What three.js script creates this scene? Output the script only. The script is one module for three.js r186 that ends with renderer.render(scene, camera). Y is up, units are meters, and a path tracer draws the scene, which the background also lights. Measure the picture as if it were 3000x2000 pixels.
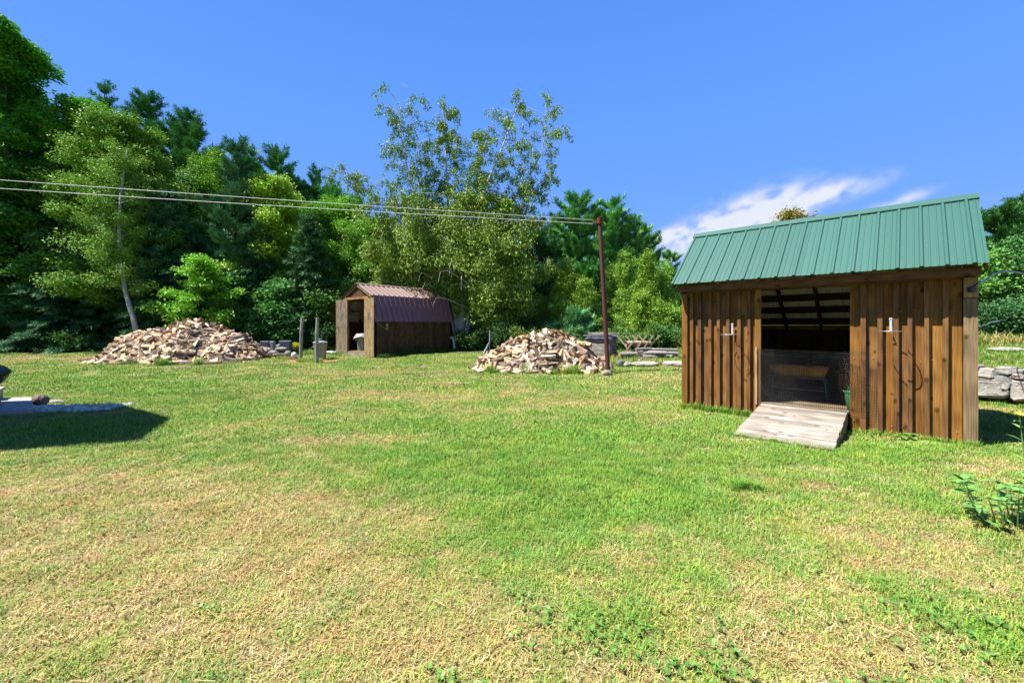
import * as THREE from 'three';
import { mergeGeometries } from 'three/addons/utils/BufferGeometryUtils.js';
import { RoundedBoxGeometry } from 'three/addons/geometries/RoundedBoxGeometry.js';
import { SimplexNoise } from 'three/addons/math/SimplexNoise.js';

// ---------------------------------------------------------------- camera, sky, sun, exposure
const scene = new THREE.Scene();
const F = 1244.5, HORIZON = 955, EYE = 1.5;                    // focal length and horizon of the 3000 x 2000 photograph
const camera = new THREE.PerspectiveCamera(2 * Math.atan(1000 / F) * 180 / Math.PI, 1024 / 682, 0.05, 600);
camera.position.set(0, EYE, 0);
camera.lookAt(0, EYE, -10);
camera.setViewOffset(1024, 682, 0, (1000 - HORIZON) * 682 / 2000, 1024, 682);
const EXPOSURE = 3.0;
const renderer = new THREE.WebGLRenderer({ antialias: true });
renderer.toneMapping = THREE.LinearToneMapping;
renderer.toneMappingExposure = EXPOSURE;
renderer.shadowMap.enabled = true;
const SUN = new THREE.Vector3(-0.4855, 0.866, 0.1195).normalize();
const sun = new THREE.DirectionalLight(new THREE.Color(1, 0.95, 0.85), 5);
sun.name = 'sun';
sun.position.copy(SUN).multiplyScalar(60).add(new THREE.Vector3(0, 0, -14));
sun.target.position.set(0, 0, -14);
sun.castShadow = true;
sun.shadow.mapSize.set(4096, 4096);
Object.assign(sun.shadow.camera, { left: -32, right: 32, top: 32, bottom: -32, near: 1, far: 140 });
scene.add(sun, sun.target);

// ---------------------------------------------------------------- random numbers and noise
function rngOf(seed) { let s = (seed * 2654435761) >>> 0; return () => { s = (s + 0x6d2b79f5) | 0; let t = Math.imul(s ^ (s >>> 15), 1 | s); t = (t + Math.imul(t ^ (t >>> 7), 61 | t)) ^ t; return ((t ^ (t >>> 14)) >>> 0) / 4294967296; }; }
const R0 = rngOf(11);
const simplex = new SimplexNoise({ random: rngOf(5) });
const n2 = (x, y) => simplex.noise(x, y);
const fbm = (x, y, o = 4) => { let s = 0, a = 0.5; for (let i = 0; i < o; i++) { s += a * n2(x, y); x = x * 2.03 + 7.1; y = y * 2.03 - 3.7; a *= 0.5; } return s; };
const { clamp, lerp, smoothstep } = THREE.MathUtils;
const gauss = (r) => (r() + r() + r() + r() - 2) * 1.0;
const V = (x, y, z) => new THREE.Vector3(x, y, z);

// the sky: clear deep blue, paler low down, a few low clouds to the right
{
  const W = 2048, H = 1024, data = new Float32Array(W * H * 4);
  const az = (px) => Math.atan2(px - 1500, F), clouds = [   // azimuth, elevation, half length, half height, tilt, weight
    [2190, 636, 0.105, 0.044, 0.24, 1.5], [2085, 680, 0.07, 0.026, 0.12, 1.4], [2310, 598, 0.09, 0.026, 0.2, 1.2], [2440, 568, 0.085, 0.015, 0.16, 0.9], [1960, 690, 0.042, 0.015, 0.25, 1.9], [1990, 750, 0.06, 0.024, 0.05, 0.8], [2650, 585, 0.045, 0.011, 0.2, 0.8],
    [2060, 632, 0.02, 0.006, 0.2, 0.6], [1185, 247, 0.012, 0.004, 0, 0.35], [1770, 592, 0.02, 0.006, 0.1, 0.3],
  ].map(([px, py, a, b, tilt, w]) => [az(px), Math.atan2(HORIZON - py, Math.hypot(px - 1500, F)), a, b, tilt, w]);
  for (let j = 0; j < H; j++) {
    const el = ((j + 0.5) / H - 0.5) * Math.PI, s = Math.sin(el), t = Math.max(0, s);
    const h = Math.exp(-t * 5.2), z = smoothstep(t, 0.35, 1);
    const base = [0.112 + 0.27 * h - 0.04 * z, 0.345 + 0.27 * h - 0.12 * z, 1.06 - 0.06 * h - 0.32 * z];
    for (let i = 0; i < W; i++) {
      const phi = ((i + 0.5) / W - 0.5) * 2 * Math.PI, o = (j * W + i) * 4;
      let a = phi + Math.PI / 2; if (a > Math.PI) a -= 2 * Math.PI;   // 0 straight ahead, positive to the right
      let c = 0;
      if (el > 0.02 && el < 0.75 && a > -0.5 && a < 1.15) {
        const wisp = fbm(a * 13 + el * 6, el * 24 - a * 5, 5), fine = fbm(a * 45, el * 70 - a * 9, 4);
        for (const [ca, ce, ra, rb, tilt, w] of clouds) {
          const x = a - ca, y = el - ce, u = (x * Math.cos(tilt) + y * Math.sin(tilt)) / ra, v = (y * Math.cos(tilt) - x * Math.sin(tilt)) / rb, q = u * u + v * v;
          if (q < 6) c += w * Math.exp(-q * 1.25) * clamp(0.8 + 1.0 * wisp + 0.3 * fine, 0, 1.4);
        }
      }
      c = clamp(c * 0.82 - 0.05, 0, 0.93);
      const below = smoothstep(-s, 0, 0.03);
      for (let k = 0; k < 3; k++) {
        const sky = lerp(base[k], [0.86, 0.88, 0.97][k], c);
        data[o + k] = lerp(sky, [0.16, 0.2, 0.12][k], below) / EXPOSURE;
      }
      data[o + 3] = 1;
    }
  }
  const sky = new THREE.DataTexture(data, W, H, THREE.RGBAFormat, THREE.FloatType);
  sky.mapping = THREE.EquirectangularReflectionMapping; sky.magFilter = THREE.LinearFilter; sky.minFilter = THREE.LinearFilter; sky.needsUpdate = true;
  scene.background = sky; scene.environment = sky;
}

// ---------------------------------------------------------------- helpers
const used = new Map();
function numbered(name) { const n = used.get(name) ?? 0; used.set(name, n + 1); return n ? name + '_' + String(n).padStart(3, '0') : name; }
function tag(o, label, category, group, kind) {
  if (label) o.userData.label = label;
  if (category) o.userData.category = category;
  if (group) o.userData.group = group;
  if (kind) o.userData.kind = kind;
  return o;
}
function shadows(m) { m.castShadow = true; m.receiveShadow = true; return m; }
function thing(name, label, category, pos = [0, 0, 0], turn = 0, group) {
  const o = new THREE.Group(); o.name = numbered(name); o.position.set(...pos); o.rotation.y = turn; scene.add(o);
  return tag(o, label, category, group);
}
function part(name, geometry, material, parent, label) {
  const g = Array.isArray(geometry) ? (geometry.length > 1 ? mergeGeometries(geometry.map(plain)) : geometry[0]) : geometry;
  const m = shadows(new THREE.Mesh(g, material)); m.name = parent ? name : numbered(name); (parent ?? scene).add(m);
  if (label) m.userData.label = label;
  return m;
}
function plain(g) {                                            // same attributes everywhere so that pieces can be merged
  let q = g.index ? g.toNonIndexed() : g.clone();
  for (const k of Object.keys(q.attributes)) if (!['position', 'normal', 'uv'].includes(k)) q.deleteAttribute(k);
  q.clearGroups();
  return q;
}
const solo = (name, geometry, material, label, category, group, kind) => tag(part(name, geometry, material), label, category, group, kind);
// a box whose uv are metres, v along its longest side, shifted at random so that no two boards show the same grain
function board(w, h, d, x = 0, y = 0, z = 0, round = 0) {
  const g = round ? new RoundedBoxGeometry(w, h, d, 2, round) : new THREE.BoxGeometry(w, h, d);
  const p = g.attributes.position, n = g.attributes.normal, uv = new Float32Array(p.count * 2), long = w >= h && w >= d ? 0 : h >= d ? 1 : 2, ou = R0() * 7, ov = R0() * 7;
  for (let i = 0; i < p.count; i++) {
    const c = [p.getX(i), p.getY(i), p.getZ(i)], m = [Math.abs(n.getX(i)), Math.abs(n.getY(i)), Math.abs(n.getZ(i))], face = m.indexOf(Math.max(...m));
    const axes = [0, 1, 2].filter((a) => a !== face), v = axes.includes(long) ? long : axes[1], u = axes.find((a) => a !== v);
    uv[i * 2] = c[u] + ou; uv[i * 2 + 1] = c[v] + ov;
  }
  g.setAttribute('uv', new THREE.BufferAttribute(uv, 2));
  return g.translate(x, y, z);
}
const tube = (pts, r, sides = 6, n = pts.length * 4) => new THREE.TubeGeometry(new THREE.CatmullRomCurve3(pts.map((p) => p.isVector3 ? p : V(...p))), n, r, sides);
function limb(pts, r0, r1, sides = 7, n = 8) {                  // a tapered branch through points
  const c = new THREE.CatmullRomCurve3(pts), P = [], N = [], U = [], I = [], f = c.computeFrenetFrames(n, false);
  for (let i = 0; i <= n; i++) {
    const q = c.getPointAt(i / n), r = lerp(r0, r1, i / n);
    for (let k = 0; k <= sides; k++) {
      const a = k / sides * Math.PI * 2, d = f.normals[i].clone().multiplyScalar(Math.cos(a)).addScaledVector(f.binormals[i], Math.sin(a));
      P.push(q.x + d.x * r, q.y + d.y * r, q.z + d.z * r); N.push(d.x, d.y, d.z); U.push(k / sides * 0.6, i / n * c.getLength());
      if (i < n && k < sides) { const b = i * (sides + 1) + k; I.push(b, b + 1, b + sides + 1, b + 1, b + sides + 2, b + sides + 1); }
    }
  }
  const g = new THREE.BufferGeometry(); g.setAttribute('position', new THREE.Float32BufferAttribute(P, 3)); g.setAttribute('normal', new THREE.Float32BufferAttribute(N, 3)); g.setAttribute('uv', new THREE.Float32BufferAttribute(U, 2)); g.setIndex(I);
  return g;
}
// points of the photograph turned into places: on the ground, or at a given distance
const at = (px, py, d) => V((px - 1500) / F * d, EYE + (HORIZON - py) / F * d, -d);
const xAt = (px, d) => (px - 1500) / F * d;
function onGround(px, py) { let lo = 0.5, hi = 60; const k = (py - HORIZON) / F, u = (px - 1500) / F; for (let d = 0.5; d < 60; d += 0.05) { if (EYE - k * d <= groundY(u * d, -d)) { hi = d; break; } lo = d; } const d = (lo + hi) / 2; return V(u * d, groundY(u * d, -d), -d); }

// ---------------------------------------------------------------- the lie of the land
const TW0 = [8.0, -10.9], TW1 = [10.1, -6.6];                  // the line of the retaining wall
function terrace(x, z) {
  const dx = TW1[0] - TW0[0], dz = TW1[1] - TW0[1], L = Math.hypot(dx, dz), s = ((x - TW0[0]) * -dz + (z - TW0[1]) * dx) / L;   // distance behind the wall line
  return -s;
}
function groundY(x, z) {
  const d = -z;
  let y = 0.42 * smoothstep(d, 8.2, 18.5) + Math.max(0, d - 18) * 0.022 + Math.max(0, d - 45) * 0.05;
  y += 0.03 * n2(x * 0.3 + 3, z * 0.3) * smoothstep(Math.hypot(x, z), 2, 8) + 0.006 * n2(x * 1.7, z * 1.7);
  const t = terrace(x, z);
  y += (0.54 + 0.05 * Math.min(3, Math.max(0, t)) + 0.1 * smoothstep(d, 6, 9)) * smoothstep(t, 0.1, 0.45) * (1 - smoothstep(d, 12.5, 17));
  return y;
}

// ---------------------------------------------------------------- textures
function dataTex(w, h, fn, srgb = false) {
  const a = new Uint8Array(w * h * 4);
  for (let j = 0; j < h; j++) for (let i = 0; i < w; i++) { const c = fn(i / w, j / h, i, j), o = (j * w + i) * 4; for (let k = 0; k < 3; k++) a[o + k] = clamp(Math.round((Array.isArray(c) ? c[k] : c) * 255), 0, 255); a[o + 3] = 255; }
  const t = new THREE.DataTexture(a, w, h); t.wrapS = t.wrapT = THREE.RepeatWrapping; t.magFilter = THREE.LinearFilter; t.minFilter = THREE.LinearMipmapLinearFilter; t.generateMipmaps = true;
  if (srgb) t.colorSpace = THREE.SRGBColorSpace; t.needsUpdate = true; return t;
}
const rep = (t, x, y) => { const c = t.clone(); c.repeat.set(x, y); c.needsUpdate = true; return c; };
const wrapN = (u, v, fx, fy) => {                               // seamless noise on a torus-like blend
  const a = n2(u * fx, v * fy), b = n2((u - 1) * fx, v * fy), c = n2(u * fx, (v - 1) * fy), d = n2((u - 1) * fx, (v - 1) * fy), s = smoothstep(u, 0.75, 1), t = smoothstep(v, 0.75, 1);
  return lerp(lerp(a, b, s), lerp(c, d, s), t);
};
// stained or weathered sawn wood: fine grain along v, wavy cathedral figure, knots; 0.5 m x 2 m
const knots = []; { const r = rngOf(21); for (let i = 0; i < 9; i++) knots.push([r(), r(), 0.018 + r() * 0.02]); }
function woodFn(u, v) {
  let du = 0, kn = 0;
  for (const [ku, kv, kr] of knots) { let x = (u - ku), y = (v - kv) * 4; x -= Math.round(x); y -= Math.round(y / 4) * 4; x *= 0.5; y *= 0.5; const q = Math.hypot(x, y * 0.7); du += 0.02 * Math.sign(x) * Math.exp(-q * q / (kr * kr * 6)); kn = Math.max(kn, 1 - smoothstep(q, kr * 0.35, kr)); }
  const w = wrapN(u, v, 3, 2) * 0.06 + du;
  const ring = 0.5 + 0.5 * Math.sin((u + w) * 2 * Math.PI * 14), fine = wrapN(u, v, 120, 5), mid = wrapN(u, v, 26, 1.6), blot = wrapN(u, v, 2.5, 5);
  return [0.62 + 0.15 * ring + 0.13 * fine + 0.12 * mid + 0.24 * blot, kn, ring];
}
const woodTex = dataTex(512, 1024, (u, v) => { const [g, k] = woodFn(u, v); const c = g * (1 - 0.6 * k); return [c, c * (1 - 0.06 * k) , c * (1 - 0.15 * k)]; });
woodTex.repeat.set(2, 0.5);
const woodBump = dataTex(512, 1024, (u, v) => { const [g, k, r] = woodFn(u, v); return 0.35 + 0.35 * (g - 0.5) + 0.2 * r - 0.2 * k + 0.12 * wrapN(u, v, 200, 60); });
woodBump.repeat.set(2, 0.5);
const speck = dataTex(512, 512, (u, v) => 0.74 + 0.2 * wrapN(u, v, 70, 70) + 0.14 * wrapN(u, v, 18, 18) + 0.1 * wrapN(u, v, 5, 5));
const speckSoft = dataTex(256, 256, (u, v) => 0.93 + 0.05 * wrapN(u, v, 9, 14) + 0.03 * wrapN(u, v, 40, 40));
const rough = dataTex(512, 512, (u, v) => 0.5 + 0.22 * wrapN(u, v, 60, 60) + 0.2 * wrapN(u, v, 22, 22) + 0.2 * wrapN(u, v, 7, 7));
const lawnTex = dataTex(1024, 1024, (u, v) => { const a = wrapN(u, v, 160, 60), b = wrapN(u, v, 70, 190), c = wrapN(u, v, 26, 26), m = Math.max(a, b); return [0.62 + 0.28 * m + 0.14 * c, 0.6 + 0.27 * m + 0.15 * c, 0.52 + 0.26 * m + 0.13 * c]; });
const barkTex = dataTex(256, 512, (u, v) => 0.62 + 0.24 * wrapN(u, v, 24, 6) + 0.16 * wrapN(u, v, 60, 30));
const birchTex = dataTex(256, 512, (u, v) => { const dash = wrapN(u, v, 6, 60), blot = wrapN(u, v, 3, 5); const k = smoothstep(dash, 0.42, 0.6) * 0.75 + smoothstep(blot, 0.55, 0.7) * 0.7; const c = 0.92 - 0.1 * wrapN(u, v, 20, 20) - k; return [c, c * 0.97, c * 0.9]; });
const rustTex = dataTex(256, 512, (u, v) => { const a = wrapN(u, v, 9, 14), b = wrapN(u, v, 40, 60), k = 0.55 + 0.3 * a + 0.2 * b; return [0.75 * k + 0.2, 0.62 * k + 0.08, 0.6 * k + 0.1]; });

const TONE = 0.66;
const std = (color, o = {}) => new THREE.MeshPhysicalMaterial({ specularIntensity: o.metalness || (o.roughness ?? 1) < 0.6 ? 1 : 0.3, color: new THREE.Color().setRGB(...color).multiplyScalar(TONE), roughness: 0.85, ...o });
const wood = (color, o = {}) => std(color, { map: woodTex, bumpMap: woodBump, bumpScale: 0.0035, roughness: 0.82, ...o });
// ---------------------------------------------------------------- ground
// how green (1) or dry (0) the turf is, from patches seen on the lawn and two sizes of noise
const patches = [   // x, z, half widths, pull towards green (+) or straw (-)
  [-2.5, -3.0, 2.1, 0.95, -0.75], [-1.0, -2.2, 1.2, 0.5, -0.45], [-4.2, -4.1, 1.6, 0.5, -0.35], [-2.2, -5.55, 0.9, 0.28, -0.7], [0.1, -4.7, 1.9, 1.15, 0.75], [0.9, -3.6, 1.2, 0.7, 0.6], [-0.9, -6.2, 1.6, 0.6, 0.35],
  [2.6, -2.75, 1.1, 0.55, -0.5], [1.6, -1.95, 0.9, 0.35, -0.5], [-0.35, -2.1, 0.8, 0.35, -0.4], [2.1, -3.7, 0.28, 0.07, -1.3], [5.1, -4.5, 0.5, 0.18, -0.6], [1.9, -6.1, 1.1, 0.55, 0.55], [4.2, -5.0, 1.6, 0.5, 0.5],
  [-8.5, -9.5, 3.2, 1.7, 0.4], [-12.5, -11, 3, 1.8, 0.3], [-2.2, -9.2, 2.6, 0.7, -0.45], [1.6, -8.4, 1.6, 0.6, -0.4], [-6.0, -6.0, 1.3, 1.0, 0.45], [-9.2, -8.9, 1.6, 0.3, -0.5], [-11.5, -9.8, 1.8, 0.25, -0.4], [4.4, -11.2, 1.6, 0.5, -0.6],
  [-5.2, -12.4, 2.4, 0.5, -0.35], [-16, -15.2, 3, 0.5, -0.6], [8.0, -6.4, 1.2, 0.7, 0.5], [9.0, -7.6, 1.5, 0.4, -0.5], [3.6, -3.4, 0.8, 0.4, 0.2], [-0.3, -3.0, 0.7, 0.35, 0.35], [2.5, -2.05, 0.55, 0.5, 0.4], [0.5, -2.1, 0.55, 0.3, 0.5],
];
function greenness(x, z) {
  let g = 0.46 + 0.40 * fbm(x * 0.45 + 20, z * 0.62, 3) + 0.42 * fbm(x * 1.7, z * 2.3 + 9, 3) + 0.34 * fbm(x * 6.5, z * 8, 2);
  for (const [px, pz, rx, rz, w] of patches) { const q = ((x - px) / rx) ** 2 + ((z - pz) / rz) ** 2; if (q < 6) g += w * Math.exp(-q); }
  return clamp(g + 0.1 * smoothstep(-z, 5, 9), 0, 1);
}
const sandy = (x, z) => {                                       // pale wood chips and trodden soil before the small shed
  const q = ((x + 6.9) / 1.5) ** 2 + ((z + 14.9) / 0.62) ** 2, q2 = ((x + 8.7) / 1.2) ** 2 + ((z + 15.6) / 0.4) ** 2;
  return clamp(Math.exp(-q * 1.5) * 1.5 + Math.exp(-q2) * 0.55 + 0.5 * fbm(x * 3, z * 3, 3) - 0.32, 0, 1) * (q < 5 || q2 < 4 ? 1 : 0);
};
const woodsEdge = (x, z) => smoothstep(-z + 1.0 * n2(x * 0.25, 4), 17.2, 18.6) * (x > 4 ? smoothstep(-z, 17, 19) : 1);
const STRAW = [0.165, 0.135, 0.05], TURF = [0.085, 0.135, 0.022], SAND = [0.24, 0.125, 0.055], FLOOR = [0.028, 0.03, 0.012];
{
  const xs = [], zs = [];
  for (let x = -17; x <= 13; x += 0.125) xs.push(x);
  for (let k = 0, s = 0.3; k < 34; k++, s *= 1.13) { xs.push(xs[xs.length - 1] + s); xs.unshift(xs[0] - s); }
  for (let z = -19; z <= 1; z += 0.125) zs.push(z);
  for (let k = 0, s = 0.3; k < 34; k++, s *= 1.13) { zs.push(zs[zs.length - 1] + s); zs.unshift(zs[0] - s); }
  const P = [], C = [], U = [], I = [], nx = xs.length, nz = zs.length;
  for (let j = 0; j < nz; j++) for (let i = 0; i < nx; i++) {
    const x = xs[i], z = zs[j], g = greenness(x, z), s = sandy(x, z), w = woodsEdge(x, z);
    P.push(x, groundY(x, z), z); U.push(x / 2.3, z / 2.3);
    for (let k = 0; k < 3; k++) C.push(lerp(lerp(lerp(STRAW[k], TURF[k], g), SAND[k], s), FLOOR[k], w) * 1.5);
    if (i < nx - 1 && j < nz - 1) { const a = j * nx + i; I.push(a, a + nx, a + 1, a + 1, a + nx, a + nx + 1); }
  }
  const g = new THREE.BufferGeometry(); g.setAttribute('position', new THREE.Float32BufferAttribute(P, 3)); g.setAttribute('color', new THREE.Float32BufferAttribute(C, 3)); g.setAttribute('uv', new THREE.Float32BufferAttribute(U, 2)); g.setIndex(I); g.computeVertexNormals();
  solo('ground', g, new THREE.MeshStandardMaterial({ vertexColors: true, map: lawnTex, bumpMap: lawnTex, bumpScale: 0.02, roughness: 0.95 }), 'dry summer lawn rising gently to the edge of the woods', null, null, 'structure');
}

// ---------------------------------------------------------------- the board-and-batten shed with the green roof
const shedTurn = -0.7538, GS = { L: 3.66, W: 2.8, rz: 0.847, o: 0.35, er: 0.064, el: 0.08, eave: 2.235, ridge: 3.308, head: 2.087, x0: -0.554, x1: 0.573, floor: 0.25 };
const GSpos = V(4.471, 0, -6.539);
const shedPoint = (x, y, z) => V(x, y, z).applyAxisAngle(V(0, 1, 0), shedTurn).add(GSpos);
const woodMats = [[0.41, 0.19, 0.038], [0.36, 0.16, 0.034], [0.42, 0.205, 0.05], [0.33, 0.15, 0.036], [0.38, 0.165, 0.03], [0.30, 0.145, 0.048], [0.35, 0.18, 0.058]].map((c) => wood(c));
const battenMats = [[0.30, 0.145, 0.055], [0.25, 0.12, 0.05], [0.33, 0.165, 0.06], [0.22, 0.11, 0.055]].map((c) => wood(c));
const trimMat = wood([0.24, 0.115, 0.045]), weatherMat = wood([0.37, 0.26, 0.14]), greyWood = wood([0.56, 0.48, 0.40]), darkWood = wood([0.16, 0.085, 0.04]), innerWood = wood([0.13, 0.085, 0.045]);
const pick = (list, r = R0) => list[Math.floor(r() * list.length)];
const zinc = std([0.62, 0.64, 0.66], { metalness: 0.75, roughness: 0.42, map: speck });
const nailMat = std([0.6, 0.6, 0.58], { metalness: 0.8, roughness: 0.3 });
// ribbed sheet metal: a strip along x with tall ribs and two low ones between, run down a slope; painted outside, primer inside
function ribSheet(width, length, ribs, tall = 0.019, low = 0.004, phase = 0, lift = 0, foot = 0.026) {
  const prof = [[0, 0]], add = (x, h) => { if (x > 0.001 && x < width - 0.001) prof.push([x, h]); };
  for (let k = -1; k * ribs + phase < width + ribs; k++) {
    const c = k * ribs + phase;
    add(c - foot, 0); add(c - foot * 0.45, tall); add(c + foot * 0.45, tall); add(c + foot, 0);
    if (low) for (const f of [1 / 3, 2 / 3]) { const m = c + ribs * f; add(m - 0.012, 0); add(m - 0.006, low); add(m + 0.006, low); add(m + 0.012, 0); }
  }
  prof.push([width, 0]);
  const P = [], U = [], I = [[], []], n = prof.length, seg = 6;
  for (const side of [0, 1]) for (let j = 0; j <= seg; j++) for (const [x, h] of prof) { P.push(x, h - side * 0.0025 + lift, j / seg * length); U.push(x, j / seg * length); }
  for (const side of [0, 1]) for (let j = 0; j < seg; j++) for (let i = 0; i < n - 1; i++) { const a = side * n * (seg + 1) + j * n + i, b = a + n; if (side) I[1].push(a, a + 1, b, b, a + 1, b + 1); else I[0].push(a, b, a + 1, a + 1, b, b + 1); }
  const top = 0, bot = n * (seg + 1);
  for (let i = 0; i < n - 1; i++) { const a = top + seg * n + i, b = bot + seg * n + i; I[0].push(a, b, a + 1, a + 1, b, b + 1); }
  for (const i of [0, n - 1]) for (let j = 0; j < seg; j++) { const a = j * n + i, b = a + n, c = bot + a, d = bot + b; I[0].push(a, c, b, b, c, d); }
  const g = new THREE.BufferGeometry(); g.setAttribute('position', new THREE.Float32BufferAttribute(P, 3)); g.setAttribute('uv', new THREE.Float32BufferAttribute(U, 2)); g.setIndex([...I[0], ...I[1]]);
  g.addGroup(0, I[0].length, 0); g.addGroup(I[0].length, I[1].length, 1);
  const flat = g.toNonIndexed(); flat.clearGroups(); flat.computeVertexNormals(); flat.addGroup(0, I[0].length, 0); flat.addGroup(I[0].length, I[1].length, 1);
  return flat;
}
const greenMetal = std([0.036, 0.132, 0.10], { roughness: 0.42 }), capMetal = std([0.035, 0.128, 0.097], { roughness: 0.45 });
const panelMats = [1, 0.95, 1.04, 0.97].map((k) => std([0.036 * k, 0.132 * k, 0.10 * k], { roughness: 0.42 }));
const primer = std([1.15, 1.15, 1.0], { roughness: 0.6 });
{
  const t = thing('wooden_shed', 'brown board and batten shed with a green metal roof and open doorway', 'shed', GSpos.toArray(), shedTurn);
  const { L, W, o, er, el, eave, ridge, head, x0, x1, floor } = GS, hl = L / 2, r = rngOf(31);
  const bottom = (x) => 0.035 - 0.022 * (hl - x) / L - 0.02;
  const wallTop = 2.20;
  // boards: wide planks, a thick batten over each joint
  function frontWall(a, b, first) {
    const n = Math.round((b - a) / 0.153), w = (b - a) / n;
    const cut = Array.from({ length: n + 1 }, (_, k) => a + k * w + (k > 0 && k < n ? (r() - 0.5) * 0.03 : 0));
    for (let k = 0; k < n; k++) {
      const c = (cut[k] + cut[k + 1]) / 2, bwid = cut[k + 1] - cut[k], y0 = bottom(c) - r() * 0.035 - (c < -0.6 ? 0.05 * smoothstep(c, -1.4, -0.9) : 0), g = board(bwid - 0.010, wallTop - y0, 0.024, 0, 0, 0); g.rotateZ((r() - 0.5) * 0.004);
      part('wall_board', g.translate(c, (wallTop + y0) / 2, -0.012 - r() * 0.008), pick(woodMats, r), t);
      if (k < n - 1) { const bw = 0.044 + r() * 0.014, h = board(bw, head - y0 - 0.004, 0.048, 0, 0, 0); h.rotateZ((r() - 0.5) * 0.006); part('batten', h.translate(cut[k + 1] + 0.008, (head + y0) / 2, 0.0258), pick(battenMats, r), t); }
    }
  }
  frontWall(-hl + 0.005, x0 - 0.03, 0); frontWall(x1, hl - 0.13, 1);
  part('corner_board', board(0.125, 1.83, 0.05, hl - 0.0645, 0.015 + 1.83 / 2, 0.026), weatherMat, t, 'pale weathered corner board');
  part('corner_board', board(0.10, 2.15, 0.05, -hl + 0.05, 0.02 + 2.15 / 2, 0.026), woodMats[3], t);
  part('mounting_block', board(0.125, 0.25, 0.075, hl - 0.064, 1.98, 0.04), wood([0.52, 0.36, 0.13]), t, 'yellow pine block at the corner');
  part('door_jamb', board(0.085, head - 0.03, 0.05, x0 - 0.0425, (head + 0.05) / 2, 0.026), woodMats[2], t);
  part('header_board', board(L - 0.13, 0.10, 0.042, -0.06, head + 0.05, 0.03), trimMat, t);
  part('fascia_board', board(L + 0.02, 0.11, 0.035, 0, 2.165, o - 0.13), trimMat, t);
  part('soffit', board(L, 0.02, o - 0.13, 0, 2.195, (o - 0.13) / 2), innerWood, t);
  // nails in rows on the battens and boards
  { const gs = [], s = new THREE.SphereGeometry(0.006, 6, 4);
    for (const [a, b] of [[-hl + 0.1, x0 - 0.1], [x1 + 0.05, hl - 0.18]]) for (const y of [0.14, 1.02, 1.72]) for (let x = a; x < b; x += 0.1 + r() * 0.05) gs.push(s.clone().translate(x, y + (r() - 0.5) * 0.07, 0.003));
    const m = part('nail', gs, nailMat, t); m.userData.kind = 'stuff'; }
  // sides, back, floor, framing
  const pitch = Math.atan2(ridge - eave, GS.rz + o), roofY = (z) => ridge - Math.abs(z + GS.rz) * Math.tan(pitch);
  const gable = (x) => { const n = 13, w = W / n; for (let k = 0; k < n; k++) { const z = -(k + 0.5) * w, top = Math.min(roofY(z - w / 2), roofY(z + w / 2)) - 0.06; part('wall_board', board(0.024, top - 0.02, w - 0.0006, x, (top + 0.02) / 2, z), pick(woodMats, r), t); } };
  gable(-hl + 0.013); gable(hl - 0.013);
  const backTop = roofY(-W) - 0.05;
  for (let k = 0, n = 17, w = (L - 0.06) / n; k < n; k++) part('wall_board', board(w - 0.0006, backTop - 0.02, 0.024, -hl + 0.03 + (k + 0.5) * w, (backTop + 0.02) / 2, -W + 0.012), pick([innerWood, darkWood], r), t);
  part('floor', board(L - 0.08, 0.04, W - 0.06, 0, floor - 0.02, -W / 2), wood([0.30, 0.22, 0.13]), t);
  for (const z of [-0.06, -W + 0.08]) part('floor_joist', board(L - 0.1, 0.16, 0.05, 0, floor - 0.122, z), darkWood, t);
  part('wall_plate', board(L - 0.1, 0.07, 0.05, 0, backTop - 0.045, -W + 0.05), wood([0.42, 0.31, 0.10]), t);
  part('wall_rail', board(L - 0.1, 0.05, 0.05, 0, 0.88, -W + 0.05), wood([0.34, 0.32, 0.28]), t);
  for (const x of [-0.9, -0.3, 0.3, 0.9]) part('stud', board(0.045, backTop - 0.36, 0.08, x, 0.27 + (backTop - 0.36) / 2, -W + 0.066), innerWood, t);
  const cosP = Math.cos(pitch), lens = { 1: (GS.rz + o) / cosP, [-1]: (W - GS.rz + 0.12) / cosP };
  const onSlope = (geo, s, name, m, label) => { geo.rotateX(pitch); if (s < 0) geo.rotateY(Math.PI); geo.translate(0, ridge, -GS.rz); return part(name, geo, m, t, label); };
  const x00 = -hl - el, full = L + el + er, np = 4, pw = full / np;
  for (const s of [1, -1]) {
    const len = lens[s];
    for (let k = 0; k < np; k++) {
      const g = ribSheet(pw + (k < np - 1 ? 0.012 : 0), len, 0.2286, 0.02, 0.0045, 0.03 + (k * pw) % 0.2286 * -1 + 0.2286, k % 2 ? 0.0034 : 0);
      g.translate(s > 0 ? x00 + k * pw : -x00 - (k + 1) * pw, 0.01, 0);
      onSlope(g, s, 'roof_panel', [panelMats[(k + (s > 0 ? 0 : 2)) % 4], primer]);
    }
    for (let q = 0.12; q < len - 0.08; q += 0.345) onSlope(board(L - 0.07, 0.04, 0.15, 0, -0.024, q), s, 'purlin', innerWood);
    for (const x of [-1.65, -1.08, -0.5, 0.1, 0.7, 1.65]) onSlope(board(0.045, 0.11, len - 0.12, x, -0.1, len / 2 - 0.03), s, 'rafter', innerWood);
    for (const x of [-hl - el + 0.02, hl + er - 0.02]) onSlope(board(0.03, 0.10, len - 0.05, x, -0.055, len / 2), s, 'rake_board', darkWood);
  }
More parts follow.
